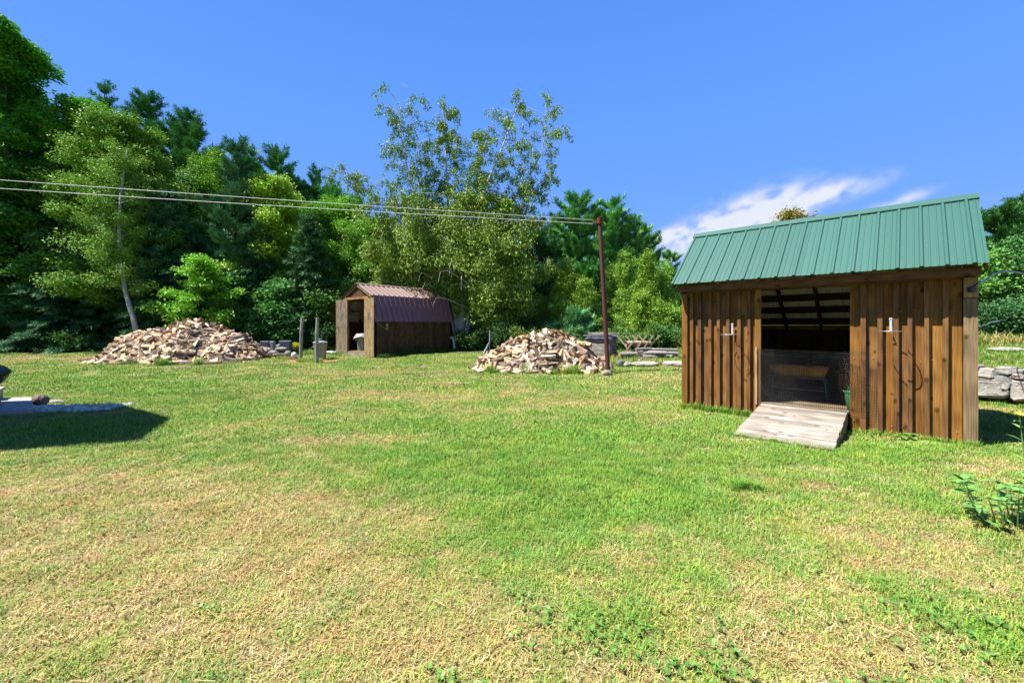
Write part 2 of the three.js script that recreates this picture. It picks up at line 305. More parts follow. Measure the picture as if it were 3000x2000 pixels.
  const cap = []; for (const s of [1, -1]) { const g = new THREE.BoxGeometry(full + 0.02, 0.004, 0.13).translate((er - el) / 2 * s, 0.036, 0.065); g.rotateX(pitch); if (s < 0) g.rotateY(Math.PI); cap.push(g.translate(0, ridge, -GS.rz)); const h = new THREE.BoxGeometry(full + 0.018, 0.018, 0.004).translate((er - el) / 2 * s, 0.028, 0.131); h.rotateX(pitch); if (s < 0) h.rotateY(Math.PI); cap.push(h.translate(0, ridge, -GS.rz)); }
  part('ridge_cap', cap, capMetal, t);
  { const gs = []; for (let x = x00 + 0.04; x < hl; x += 0.2286) for (const q of [0.45, 0.80, 1.15, 1.5]) { const g = new THREE.CylinderGeometry(0.006, 0.007, 0.006, 6).translate(x + 0.04, 0.014, q); g.rotateX(pitch); gs.push(g.translate(0, ridge, -GS.rz)); }
    part('roof_screw', gs, nailMat, t).userData.kind = 'stuff'; }
  // two basket hooks: a galvanised strap, a flat ring seen edge on
  const hook = (x, y, name, label) => {
    const h = thing(name, label, 'hook', shedPoint(x, y, 0.05).toArray(), shedTurn);
    part('strap', [new RoundedBoxGeometry(0.028, 0.19, 0.005, 2, 0.002).translate(0, 0.08, 0.0), new THREE.CylinderGeometry(0.019, 0.019, 0.005, 14).rotateX(Math.PI / 2).translate(0, 0.17, 0)], std([0.55, 0.56, 0.56], { roughness: 0.5 }), h);
    const RR = 0.12, arc = []; for (let k = 0; k <= 28; k++) { const a = -Math.PI / 2 + 0.25 + k / 28 * (Math.PI * 2 - 0.25); arc.push([Math.cos(a) * RR, 0, 0.085 + RR + Math.sin(a) * RR]); }
    part('ring', [tube(arc, 0.0055, 6, 60), tube([[0, 0, 0], [0, 0, 0.05], [0, 0, 0.09]], 0.0065, 6, 6)], zinc, h);
  };
  hook(-0.98, 1.36, 'wall_hook', 'galvanised ring hook on the narrower board wall, left of the doorway');
  hook(1.02, 1.43, 'wall_hook', 'galvanised ring hook on the wider board wall, right of the doorway');
}
// the plank ramp
const rampMats = [[0.50, 0.435, 0.37], [0.44, 0.375, 0.31], [0.54, 0.475, 0.41], [0.40, 0.34, 0.275]].map((c) => wood(c));
{
  const t = thing('ramp', 'weathered grey plank ramp sloping from the shed doorway to the lawn', 'ramp', GSpos.toArray(), shedTurn), r = rngOf(77);
  const a = Math.atan2(GS.floor - 0.035, 1.48), n = 11, w = 1.54 / n;
  for (let k = 0; k < n; k++) {
    const g = board(1.10 + (r() - 0.5) * 0.014, 0.034, w - 0.011, (r() - 0.5) * 0.012, (r() - 0.5) * 0.006, (k + 0.5) * w, 0.006); g.rotateX(a);
    part('ramp_board', g.translate(0.005, GS.floor - 0.01 + (r() - 0.5) * 0.004, 0.04), pick(rampMats, r), t);
  }
  for (const x of [-0.53, 0.54]) { const g = board(0.038, 0.13, 1.46, x, -0.085, 0.74); g.rotateX(a); part('side_rail', g.translate(0, GS.floor - 0.01, 0.04), weatherMat, t); }
  part('threshold', board(1.12, 0.03, 0.12, 0.008, GS.floor + 0.006, 0.0, 0.004), wood([0.52, 0.42, 0.30]), t);
}
// black net across the doorway
{
  const t = thing('netting', 'black plastic netting stretched across the lower half of the shed doorway', 'netting', GSpos.toArray(), shedTurn);
  const x0 = GS.x0 - 0.05, x1 = GS.x1 + 0.24, H0 = GS.floor + 0.02, H1 = 1.135, gs = [], r = rngOf(4);
  const z = (x, y) => 0.085 + 0.012 * Math.sin(x * 5 + y * 3) + (x > GS.x1 - 0.02 ? 0.012 : 0) , sag = (x) => 0.02 * n2(x * 2, 3);
  for (let y = H0; y <= H1; y += 0.0235) { const p = []; for (let k = 0; k <= 10; k++) { const x = lerp(x0, x1, k / 10); p.push(V(x, y + sag(x) * (y - H0), z(x, y))); } gs.push(tube(p, 0.0017, 5, 14)); }
  for (let x = x0; x <= x1; x += 0.0235) { const p = []; for (let k = 0; k <= 5; k++) { const y = lerp(H0, H1, k / 5); p.push(V(x, y + sag(x) * (y - H0), z(x, y) + 0.001)); } gs.push(tube(p, 0.0013, 4, 8)); }
  part('net', gs, std([0.006, 0.006, 0.008], { roughness: 0.3, specularIntensity: 0.5 }), t).userData.kind = 'stuff';
  part('batten_strip', board(0.03, 0.93, 0.02, GS.x0 - 0.062, GS.floor + 0.44, 0.066), wood([0.62, 0.42, 0.25]), t, 'pale new wood strip holding the left end');
}
// what stands inside
{
  const t = thing('garden_bench', 'low dark slatted bench with green legs inside the shed', 'bench', shedPoint(-0.24, GS.floor, -1.12).toArray(), shedTurn + 0.05);
  const green = std([0.03, 0.12, 0.05], { roughness: 0.5 }), slat = std([0.06, 0.06, 0.075], { roughness: 0.35, metalness: 0.3 });
  for (let k = 0; k < 5; k++) part('slat', board(0.86, 0.022, 0.07, 0, 0.36, -0.2 + k * 0.1), slat, t);
  for (const [x, z] of [[-0.4, 0.2], [0.4, 0.2], [-0.4, -0.2], [0.4, -0.2]]) { const g = limb([V(x, 0.35, z), V(x * 1.04, 0.18, z * 1.05), V(x * 1.1, 0.01, z * 1.15)], 0.022, 0.03, 7, 4); part('leg', g, green, t); part('foot', new THREE.CylinderGeometry(0.035, 0.04, 0.03, 10).translate(x * 1.1, 0.015, z * 1.15), std([0.02, 0.02, 0.02]), t); }
  for (const z of [-0.2, 0.2]) part('stretcher', board(0.8, 0.03, 0.03, 0, 0.16, z), slat, t);
}
{
  const t = thing('wooden_trough', 'orange brown wooden trough with flared sides resting on the bench in the shed', 'trough', shedPoint(-0.2, GS.floor + 0.372, -1.1).toArray(), shedTurn), m = wood([0.95, 0.45, 0.07]);
  for (const s of [1, -1]) { const sh = new THREE.Shape([[-0.30, 0], [0.34, 0], [0.42, 0.17], [-0.44, 0.17]].map(([x, y]) => new THREE.Vector2(x, y))), g = new THREE.ExtrudeGeometry(sh, { depth: 0.02, bevelEnabled: false }); g.rotateX(s * 0.3); part('side_panel', g.translate(0, 0, s * 0.13 - 0.01), m, t); }
  part('bottom', board(0.62, 0.02, 0.27, 0.02, 0.012, 0), m, t);
  for (const [x, a] of [[-0.36, 0.65], [0.375, -0.42]]) { const g = board(0.02, 0.18, 0.27, 0, 0.09, 0); g.rotateZ(a); part('end_panel', g.translate(x < 0 ? -0.315 : 0.345, 0.005, 0), m, t); }
  part('rim', [board(0.86, 0.018, 0.03, -0.01, 0.172, 0.186), board(0.86, 0.018, 0.03, -0.01, 0.172, -0.186)], wood([1.0, 0.52, 0.12]), t);
}
{
  const t = thing('wooden_barrel', 'reddish brown wooden barrel standing inside the shed right of the bench', 'barrel', shedPoint(0.66, GS.floor, -1.15).toArray());
  const n = 14; for (let k = 0; k < n; k++) { const a = k / n * Math.PI * 2, pts = [0, 1, 2, 3, 4].map((i) => { const y = i / 4 * 0.62, r = 0.24 + 0.045 * Math.sin(i / 4 * Math.PI); return V(Math.cos(a) * r, y, Math.sin(a) * r); }); part('stave', limb(pts, 0.056, 0.056, 5, 5), pick([woodMats[1], woodMats[4]]), t); }
  for (const y of [0.14, 0.48]) part('hoop', new THREE.TorusGeometry(0.335, 0.012, 5, 28).rotateX(Math.PI / 2).translate(0, y, 0), std([0.05, 0.04, 0.04], { metalness: 0.6, roughness: 0.6 }), t);
}
{
  const t = thing('bucket', 'green plastic bucket just inside the right side of the shed doorway', 'bucket', shedPoint(0.63, GS.floor, -0.2).toArray());
  part('bowl', new THREE.LatheGeometry([[0, 0], [0.1, 0], [0.14, 0.27], [0.15, 0.275], [0.15, 0.285], [0.135, 0.285], [0.095, 0.015], [0, 0.015]].map(([x, y]) => new THREE.Vector2(x, y)), 28), std([0.07, 0.42, 0.13], { roughness: 0.4 }), t);
  part('handle', tube([[-0.15, 0.27, 0], [-0.11, 0.36, 0.03], [0, 0.4, 0.05], [0.11, 0.36, 0.03], [0.15, 0.27, 0]], 0.004), zinc, t);
}
{
  const p = shedPoint(-1.62, 2.13, 0.17);
  const pts = []; for (let k = 0; k <= 8; k++) { const a = Math.PI * (1 + k / 8); pts.push(V(Math.cos(a) * 0.11, 0.03 + Math.sin(a) * 0.035, 0)); }
  const t = solo('hanging_strap', tube(pts, 0.011, 6, 24), std([0.75, 0.62, 0.1], { roughness: 0.5 }), 'yellow curved strap hanging under the eave at the shed left end', 'strap');
  t.position.copy(p); t.rotation.y = shedTurn;
}
{
  const a = shedPoint(1.77, 1.96, 0.09), t = thing('power_cable', 'black conduit cable arching from the shed corner block out to the right', 'cable', a.toArray());
  const far = [at(2885, 822, 5.35), at(2908, 806, 5.5), at(2940, 796, 5.7), at(2972, 796, 5.9), at(3004, 805, 6.1), at(3060, 840, 6.5), at(3140, 930, 7)].map((p) => p.sub(a));
  part('cable', tube([V(0, 0, 0), V(0.035, 0.06, 0.03), ...far], 0.011, 8, 60), std([0.05, 0.05, 0.055], { roughness: 0.25 }), t);
  part('clamp', [new THREE.CylinderGeometry(0.03, 0.036, 0.05, 12).rotateX(Math.PI / 2).translate(0, -0.005, 0), new RoundedBoxGeometry(0.075, 0.02, 0.04, 2, 0.005).translate(0, 0.01, 0), new RoundedBoxGeometry(0.075, 0.016, 0.04, 2, 0.005).translate(0, -0.03, 0)], std([0.02, 0.02, 0.022], { roughness: 0.4 }), t);
}
solo('thin_wire', tube([at(2868, 958, 6.2), at(2885, 952, 6.6), at(2905, 944, 7.2), at(2930, 940, 8)], 0.008, 6, 20), std([0.55, 0.6, 0.7], { roughness: 0.3, metalness: 0.6 }), 'thin pale wire slanting out from behind the shed right corner', 'wire');
// ---------------------------------------------------------------- the small gambrel shed with open doors
const SS = { turn: -0.676, w: 2.46, L: 3.65, y: 0.33 }, SSpos = V(-5.905, 0.31, -16.27);
const ssPoint = (x, y, z) => V(x, y, z).applyAxisAngle(V(0, 1, 0), SS.turn).add(SSpos);
const plyMat = wood([0.33, 0.255, 0.17]), plyPale = wood([0.44, 0.31, 0.155]), sideMat = wood([0.12, 0.06, 0.03]), frameWood = wood([0.36, 0.20, 0.10]);
const brownMetal = std([0.24, 0.10, 0.105], { roughness: 0.38 }), brownTop = std([0.25, 0.165, 0.145], { roughness: 0.45 });
{
  const t = thing('gambrel_shed', 'small brown barn-roofed shed with both plywood doors swung open', 'shed', SSpos.toArray(), SS.turn), r = rngOf(55);
  const { w, L } = SS, hw = w / 2, knee = [0.985, 2.34], low = [1.29, 1.355], peak = 2.82;
  // long walls of grooved boards
  for (const s of [1, -1]) { const n = 15, bw = (L - 0.04) / n; for (let k = 0; k < n; k++) part('wall_board', board(0.02, 1.42, bw - 0.008, s * (hw - 0.012), 0.05 + 0.71, -0.02 - (k + 0.5) * bw), pick([sideMat, wood([0.15, 0.075, 0.036]), wood([0.10, 0.052, 0.03])], r), t); part('skid', board(0.12, 0.1, L - 0.1, s * (hw - 0.3), -0.02, -L / 2), darkWood, t); }
  const shape = (pts) => new THREE.Shape(pts.map(([x, y]) => new THREE.Vector2(x, y)));
  const gableGeo = (pts, z) => new THREE.ExtrudeGeometry(shape(pts), { depth: 0.02, bevelEnabled: false }).translate(0, 0, z);
  part('back_wall', gableGeo([[-hw + 0.03, 0.05], [hw - 0.03, 0.05], [hw - 0.03, 1.36], [knee[0] - 0.02, knee[1] - 0.03], [0, peak - 0.05], [-knee[0] + 0.02, knee[1] - 0.03], [-hw + 0.03, 1.36]], -L + 0.01), innerWood, t);
  // front: upright boards in the gable, frame around the opening
  for (let k = 0; k < 9; k++) { const x = -0.85 + (k + 0.5) * 0.189, top = peak - 0.05 - (Math.abs(x) + 0.06) * (peak - knee[1]) / knee[0]; if (top > 2.31) part('gable_board', board(0.18, top - 2.29, 0.02, x, (top + 2.29) / 2, -0.01), pick([sideMat, wood([0.15, 0.085, 0.05])], r), t); }
  const ox0 = -0.69, ox1 = 0.50;
  for (const [a, b] of [[-hw + 0.01, ox0 - 0.06], [ox1 + 0.06, hw - 0.01]]) part('front_wall', gableGeo(a < 0 ? [[a, 0.05], [b, 0.05], [b, 2.26], [-knee[0] + 0.02, 2.26], [a, 1.4]] : [[a, 0.05], [b, 0.05], [b, 1.4], [knee[0] - 0.02, 2.26], [a, 2.26]], -0.03), sideMat, t);
  for (const x of [ox0 - 0.035, ox1 + 0.035]) part('door_frame', board(0.07, 2.2, 0.06, x, 1.14, -0.012), frameWood, t);
  part('door_header', board(1.72, 0.085, 0.07, -0.09, 2.262, 0.016), wood([0.52, 0.27, 0.11]), t);
  part('sill', board(ox1 - ox0, 0.19, 0.05, (ox0 + ox1) / 2, 0.105, 0.0), wood([0.42, 0.36, 0.32]), t);
  part('floor', board(w - 0.1, 0.03, L - 0.1, 0, 0.21, -L / 2), wood([0.42, 0.25, 0.12]), t);
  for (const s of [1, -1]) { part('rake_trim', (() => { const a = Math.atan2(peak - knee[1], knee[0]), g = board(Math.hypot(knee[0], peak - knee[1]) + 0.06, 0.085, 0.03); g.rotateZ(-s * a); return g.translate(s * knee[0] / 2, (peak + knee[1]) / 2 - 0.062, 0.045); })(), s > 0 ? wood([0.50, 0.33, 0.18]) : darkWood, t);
    part('rake_trim', (() => { const dx = low[0] - knee[0], dy = knee[1] - low[1], g = board(0.07, Math.hypot(dx, dy), 0.03); g.rotateZ(s * Math.atan2(dx, dy)); return g.translate(s * (low[0] + knee[0] - 0.09) / 2, (low[1] + knee[1]) / 2 - 0.03, 0.045); })(), darkWood, t); }
  // roof: two shallow upper slopes, two steep lower ones, ribs every 23 cm
  const roof = (x0, y0, x1, y1, s, name, mat, z0, len) => {
    const g = ribSheet(len, Math.hypot(x1 - x0, y0 - y1), 0.2286, 0.034, 0, 0.10, 0, 0.032); // along x, runs down z
    g.rotateX(Math.atan2(y0 - y1, x1 - x0)); g.rotateY(Math.PI / 2); if (s < 0) { g.scale(-1, 1, 1); const ix = g.getAttribute('position'); const p = ix.array; for (let i = 0; i < p.length; i += 9) for (let c = 0; c < 3; c++) { const q = p[i + 3 + c]; p[i + 3 + c] = p[i + 6 + c]; p[i + 6 + c] = q; } g.computeVertexNormals(); }
    g.translate(s * x0, y0, z0); return part(name, g, [mat, std([0.30, 0.23, 0.16])], t);
  };
  for (const s of [1, -1]) {
    roof(0, peak, knee[0] + 0.018, knee[1] - 0.008, s, 'upper_roof', brownTop, 0.09, L + 0.16);
    roof(knee[0] + 0.006, knee[1] - 0.03, low[0] + 0.012, low[1], s, 'lower_roof', brownMetal, 0.08, L + 0.14);
  }
  part('ridge_cap', [1, -1].map((s) => { const g = new THREE.BoxGeometry(0.12, 0.004, L + 0.18).translate(0.06, 0.03, 0); g.rotateZ(-Math.atan2(peak - knee[1], knee[0])); if (s < 0) g.rotateY(Math.PI); return g.translate(0, peak, -L / 2 + 0.01); }), brownTop, t);
  // inside: plywood lining strips between dark studs at the left, seen through the door
  for (const [y0, y1] of [[1.36, 1.76], [1.84, 2.2]]) for (let k = 0; k < 4; k++) part('lining_panel', (() => { const g = board(0.012, y1 - y0, 0.5); g.rotateZ(-0.27); return g.translate(-1.24 + (y0 + y1 - 2.7) / 2 * 0.31 + 0.06, (y0 + y1) / 2, -0.5 - k * 0.62); })(), wood([0.52, 0.42, 0.26]), t);
  // doors
  const door = (xh, s, ang, m, label) => {
    const g = [board(0.735, 2.16, 0.022, s * 0.3675, 1.15, 0)];
    const d = part('door', g, m, t, label); d.position.set(xh, 0, 0.03); d.rotation.y = ang;
    part('window_frame', [board(0.17, 0.022, 0.028, s * 0.36, 1.69, 0.004), board(0.17, 0.022, 0.028, s * 0.36, 1.42, 0.004), board(0.022, 0.29, 0.028, s * 0.36 - 0.085, 1.555, 0.004), board(0.022, 0.29, 0.028, s * 0.36 + 0.085, 1.555, 0.004)], plyPale, d);
    part('window_pane', new THREE.BoxGeometry(0.16, 0.26, 0.006).translate(s * 0.36, 1.555, 0.0125), std([0.13, 0.145, 0.18], { roughness: 0.25 }), d);
    part('edge_trim', board(0.018, 2.16, 0.03, s * 0.727, 1.15, 0), plyPale, d);
  };
  door(0.49, 1, -0.10, plyPale, 'right plywood door folded back against the wall');
  door(-0.70, -1, 0.08, plyMat, 'left grey plywood door swung past the corner');
  part('door_handle', tube([[-1.28, 1.18, 0.1], [-1.3, 1.16, 0.13], [-1.29, 1.10, 0.13]], 0.012), std([0.25, 0.15, 0.1]), t);
  part('eave_block', board(0.05, 0.26, 0.1, hw + 0.025, 1.17, -0.42), wood([0.46, 0.33, 0.14]), t);
  part('eave_brace', tube([[hw + 0.03, 1.05, -0.40], [hw + 0.05, 1.18, -0.2], [hw + 0.05, 1.31, 0.02]], 0.008), zinc, t);
  // dry leaves lying on the far end of the roof
  const leaf = leafShape(0.085, 0.05, 0.3), n = 420, m = new THREE.InstancedMesh(leaf, std([0.30, 0.21, 0.10], { side: THREE.DoubleSide }), n), M = new THREE.Matrix4();
  for (let i = 0; i < n; i++) { const u = r(), z = -L * (0.52 + 0.48 * Math.pow(r(), 0.75)), x = u * knee[0]; M.compose(V(x, peak - x * (peak - knee[1]) / knee[0] + 0.025 + r() * 0.02, z), new THREE.Quaternion().setFromEuler(new THREE.Euler((r() - 0.5), r() * 6, (r() - 0.5) - 0.4)), V(1, 1, 1).multiplyScalar(0.7 + r() * 0.8)); m.setMatrixAt(i, M); m.setColorAt(i, new THREE.Color().setRGB(0.6 + r() * 0.9, 0.6 + r() * 0.7, 0.5 + r() * 0.6)); }
  m.name = 'fallen_leaves'; tag(m, null, null, null, 'stuff'); t.add(shadows(m));
}
function trashCan(pos, scale, label, lidTilt = 0) {
  const t = thing('trash_can', label, 'trash can', pos, 0.3, 'galvanised trash cans'), m = std([0.48, 0.47, 0.42], { metalness: 0.55, roughness: 0.42, map: speck }), P = [], I = [], n = 72, ys = [0, 0.02, 0.05, 0.3, 0.56, 0.6, 0.62];
  for (const y of ys) for (let k = 0; k <= n; k++) { const a = k / n * Math.PI * 2, flute = y > 0.03 && y < 0.58 ? 0.007 * Math.max(0, Math.sin(k * Math.PI / 2 + 0.3)) : 0.004, rr = 0.185 + 0.06 * y / 0.62 + flute; P.push(Math.cos(a) * rr, y, Math.sin(a) * rr); }
  for (let j = 0; j < ys.length - 1; j++) for (let k = 0; k < n; k++) { const a = j * (n + 1) + k; I.push(a, a + n + 1, a + 1, a + 1, a + n + 1, a + n + 2); }
  const g = new THREE.BufferGeometry(); g.setAttribute('position', new THREE.Float32BufferAttribute(P, 3)); g.setAttribute('uv', new THREE.Float32BufferAttribute(P.flatMap((v, i) => i % 3 === 0 ? [v, P[i + 1]] : []), 2)); g.setIndex(I); g.computeVertexNormals();
  part('body', g, m, t);
  const lid = part('lid', new THREE.LatheGeometry([[0.001, 0.685], [0.1, 0.68], [0.2, 0.66], [0.248, 0.638], [0.262, 0.632], [0.262, 0.6], [0.255, 0.6], [0.255, 0.628], [0.2, 0.645], [0.001, 0.67]].reverse().map(([x, y]) => new THREE.Vector2(x, y)), 36), std([0.58, 0.62, 0.68], { metalness: 0.5, roughness: 0.4, map: speck }), t);
  part('handle', tube([[-0.07, 0.68, 0], [-0.055, 0.725, 0], [0, 0.74, 0], [0.055, 0.725, 0], [0.07, 0.68, 0]], 0.008), zinc, lid);
  for (const s of [1, -1]) part('side_handle', tube([[s * 0.235, 0.46, -0.06], [s * 0.28, 0.45, -0.05], [s * 0.285, 0.44, 0], [s * 0.28, 0.45, 0.05], [s * 0.235, 0.46, 0.06]], 0.006), zinc, t);
  t.scale.setScalar(scale); return t;
}
trashCan(ssPoint(-0.27, 0.225, -0.36).toArray(), 0.92, 'galvanised trash can standing inside the small shed doorway');
{ const p = onGround(938, 1052); trashCan(p.toArray(), 0.98, 'galvanised trash can with blue grey lid behind the wooden post'); }
{ // a sheet thrown over the can inside
  const g = new THREE.PlaneGeometry(0.7, 0.7, 18, 18).rotateX(-Math.PI / 2), p = g.attributes.position;
  for (let i = 0; i < p.count; i++) { const x = p.getX(i), z = p.getZ(i), q = Math.hypot(x, z); p.setY(i, -0.75 * Math.max(0, q - 0.22) + 0.03 * n2(x * 9, z * 9)); if (q > 0.26) { p.setX(i, x * (0.26 + (q - 0.26) * 0.5) / q); p.setZ(i, z * (0.26 + (q - 0.26) * 0.5) / q); } }
  g.computeVertexNormals();
  const s = solo('plastic_sheet', g, std([0.34, 0.34, 0.36], { side: THREE.DoubleSide, roughness: 0.4 }), 'pale plastic sheet draped over the trash can inside the shed', 'sheet'); s.position.copy(ssPoint(-0.25, 0.225 + 0.655, -0.36));
}
{ const p = ssPoint(1.36, 0, -3.72), t = thing('drain_pipe', 'white elbow drain pipe standing at the far end of the small shed', 'pipe', [p.x, groundY(p.x, p.z), p.z]);
  part('pipe', tube([[0.03, 0, 0], [0.01, 0.3, 0], [-0.01, 0.48, 0], [-0.05, 0.56, 0.0], [-0.13, 0.6, -0.04]], 0.055, 12, 24), std([0.8, 0.82, 0.85], { roughness: 0.35 }), t); }

// ---------------------------------------------------------------- posts, pole, wires
function post(pxb, pyb, pxt, pyt, label) {
  const b = onGround(pxb, pyb), top = at(pxt, pyt, -b.z + 0.02).sub(b), g = limb([V(0, -0.15, 0), V(top.x * 0.3, top.y * 0.3, 0), V(top.x * 0.65, top.y * 0.65, 0.01), top], 0.062, 0.052, 14, 10), t = thing('fence_post', label, 'post', b.toArray(), 0, 'two bare wooden posts before the small shed');
  const m = std([0.50, 0.47, 0.38], { map: rep(woodTex, 1.5, 0.7), bumpMap: woodBump, bumpScale: 0.004 });
  part('post', g, m, t); part('end_grain', new THREE.CircleGeometry(0.052, 14).rotateX(-Math.PI / 2).translate(top.x, top.y + 0.002, top.z), wood([0.52, 0.45, 0.34]), t);
}
post(880, 1052, 885, 930, 'left one of two weathered grey wooden posts');
post(927, 1063, 930, 930, 'right one of two weathered grey posts, before the trash can');
const poleBase = onGround(1782, 1092);
{
  const top = at(1757, 642, -poleBase.z - 0.05), t = thing('metal_pole', 'tall leaning rusty brown pole carrying two wires beside the right woodpile', 'pole', poleBase.toArray()), v = top.clone().sub(poleBase);
  const m = std([0.17, 0.062, 0.045], { map: rep(rustTex, 2, 1), roughness: 0.7, metalness: 0.15 });
  part('shaft', limb([V(0, -0.1, 0), v.clone().multiplyScalar(0.5), v], 0.066, 0.06, 16, 10), m, t);
  part('cap', [new THREE.CylinderGeometry(0.075, 0.075, 0.14, 16).translate(v.x, v.y - 0.03, v.z), new THREE.TorusGeometry(0.072, 0.016, 6, 16).rotateX(Math.PI / 2).translate(v.x, v.y - 0.12, v.z)], std([0.30, 0.075, 0.035], { map: rustTex }), t);
  part('bracket', [new RoundedBoxGeometry(0.16, 0.03, 0.03, 2, 0.006).translate(v.x - 0.12, v.y - 0.02, v.z), new RoundedBoxGeometry(0.16, 0.03, 0.03, 2, 0.006).translate(v.x - 0.12, v.y - 0.13, v.z)], m, t);
  const white = std([0.72, 0.72, 0.72], { roughness: 0.5 });
  for (const [dy, yl, label] of [[-0.02, 527, 'upper of two white wires running left from the rusty pole top'], [-0.13, 552, 'lower of two white wires running left from the rusty pole top']]) {
    const a = top.clone().add(V(-0.2, dy, 0)), b0 = at(0, yl, 10.6), dir = b0.clone().sub(a), pts = []; for (let k = 0; k <= 24; k++) { const s = k / 24 * 1.6, p = a.clone().addScaledVector(dir, s); p.y += -0.1 * s * (1 - s) * (s < 1 ? 1 : 0.3); pts.push(p); }
    solo('wire', tube(pts, 0.0075, 6, 80), white, label, 'wire', null);
  }
  const st = pebbleGeo(8, 0.15, 0.11, 0.13); const s = solo('stone', st, std([0.42, 0.33, 0.29], { map: speck }), 'rounded pinkish stone at the foot of the rusty pole', 'stone'); const q = onGround(1777, 1099); s.position.set(q.x, q.y + 0.05, q.z);
}

// ---------------------------------------------------------------- firewood
const woodPale = [0.76, 0.60, 0.42], barkCol = [0.26, 0.195, 0.15], endCol = [0.38, 0.21, 0.095];
function logGeo(seed) {
  const r = rngOf(900 + seed), kind = seed % 5, len = 0.44 + r() * 0.18, poly = [];          // outline and whether the edge that follows is bark
  if (kind < 2) { const a = 0.9 + r() * 0.9, R = 0.078 + r() * 0.045, n = 4; poly.push([0, (r() - 0.5) * 0.03, 0]); for (let k = 0; k <= n; k++) { const t = -a / 2 + a * k / n; poly.push([Math.cos(t) * R * (0.95 + r() * 0.1), Math.sin(t) * R, k < n ? 1 : 0]); } }
  else if (kind < 4) { const w = 0.038 + r() * 0.026, h = 0.026 + r() * 0.018; poly.push([-w, -h, 0], [w, -h * (0.6 + r() * 0.6), 0], [w * 0.9, h, kind === 3 ? 1 : 0], [0, h * 1.35, kind === 3 ? 1 : 0], [-w, h * 0.9, 0]); }
  else { const R = 0.045 + r() * 0.03; for (let k = 0; k < 9; k++) { const t = k / 9 * Math.PI * 2; poly.push([Math.cos(t) * R * (0.93 + r() * 0.14), Math.sin(t) * R, 1]); } }
  const cx = poly.reduce((s, p) => s + p[0], 0) / poly.length, cy = poly.reduce((s, p) => s + p[1], 0) / poly.length, n = poly.length, P = [], C = [], U = [], seg = 3;
  const rings = []; for (let j = 0; j <= seg; j++) { const bow = (r() - 0.5) * 0.012, bo2 = (r() - 0.5) * 0.012, sc = 1 + (r() - 0.5) * 0.08; rings.push(poly.map(([x, y]) => [(x - cx) * sc + bow, (y - cy) * sc + bo2, (j / seg - 0.5) * len + (j === 0 || j === seg ? (r() - 0.5) * 0.02 : 0)])); }
  const tri = (a, b, c, col, uvs) => { P.push(...a, ...b, ...c); for (let k = 0; k < 3; k++) C.push(...col); U.push(...uvs); };
  let u = r() * 3;
  for (let k = 0; k < n; k++) { const q = (k + 1) % n, w = Math.hypot(poly[q][0] - poly[k][0], poly[q][1] - poly[k][1]), col = poly[k][2] ? barkCol : woodPale;
    for (let j = 0; j < seg; j++) { const a = rings[j][k], b = rings[j][q], c = rings[j + 1][k], d = rings[j + 1][q], v0 = j / seg * len, v1 = (j + 1) / seg * len; tri(a, b, c, col, [u, v0, u + w, v0, u, v1]); tri(b, d, c, col, [u + w, v0, u + w, v1, u, v1]); } u += w; }
  for (const [ring, s] of [[rings[0], 1], [rings[seg], -1]]) for (let k = 1; k < n - 1; k++) { const t = s > 0 ? [ring[0], ring[k + 1], ring[k]] : [ring[0], ring[k], ring[k + 1]]; tri(...t, endCol, t.flatMap((p) => [p[0] * 1.5 + 3, p[1] * 0.4])); }
  const g = new THREE.BufferGeometry(); g.setAttribute('position', new THREE.Float32BufferAttribute(P, 3)); g.setAttribute('color', new THREE.Float32BufferAttribute(C, 3)); g.setAttribute('uv', new THREE.Float32BufferAttribute(U, 2)); g.computeVertexNormals(); return g;
}
const logGeos = Array.from({ length: 15 }, (_, k) => logGeo(k));
const logMats = [[1.1, 1.08, 1.05], [0.66, 0.6, 0.54], [1.42, 1.4, 1.36], [0.50, 0.47, 0.46], [0.95, 0.76, 0.54]].map((c) => new THREE.MeshStandardMaterial({ color: new THREE.Color().setRGB(...c), vertexColors: true, map: woodTex, bumpMap: woodBump, bumpScale: 0.006, roughness: 0.95 }));
const heaps = [];
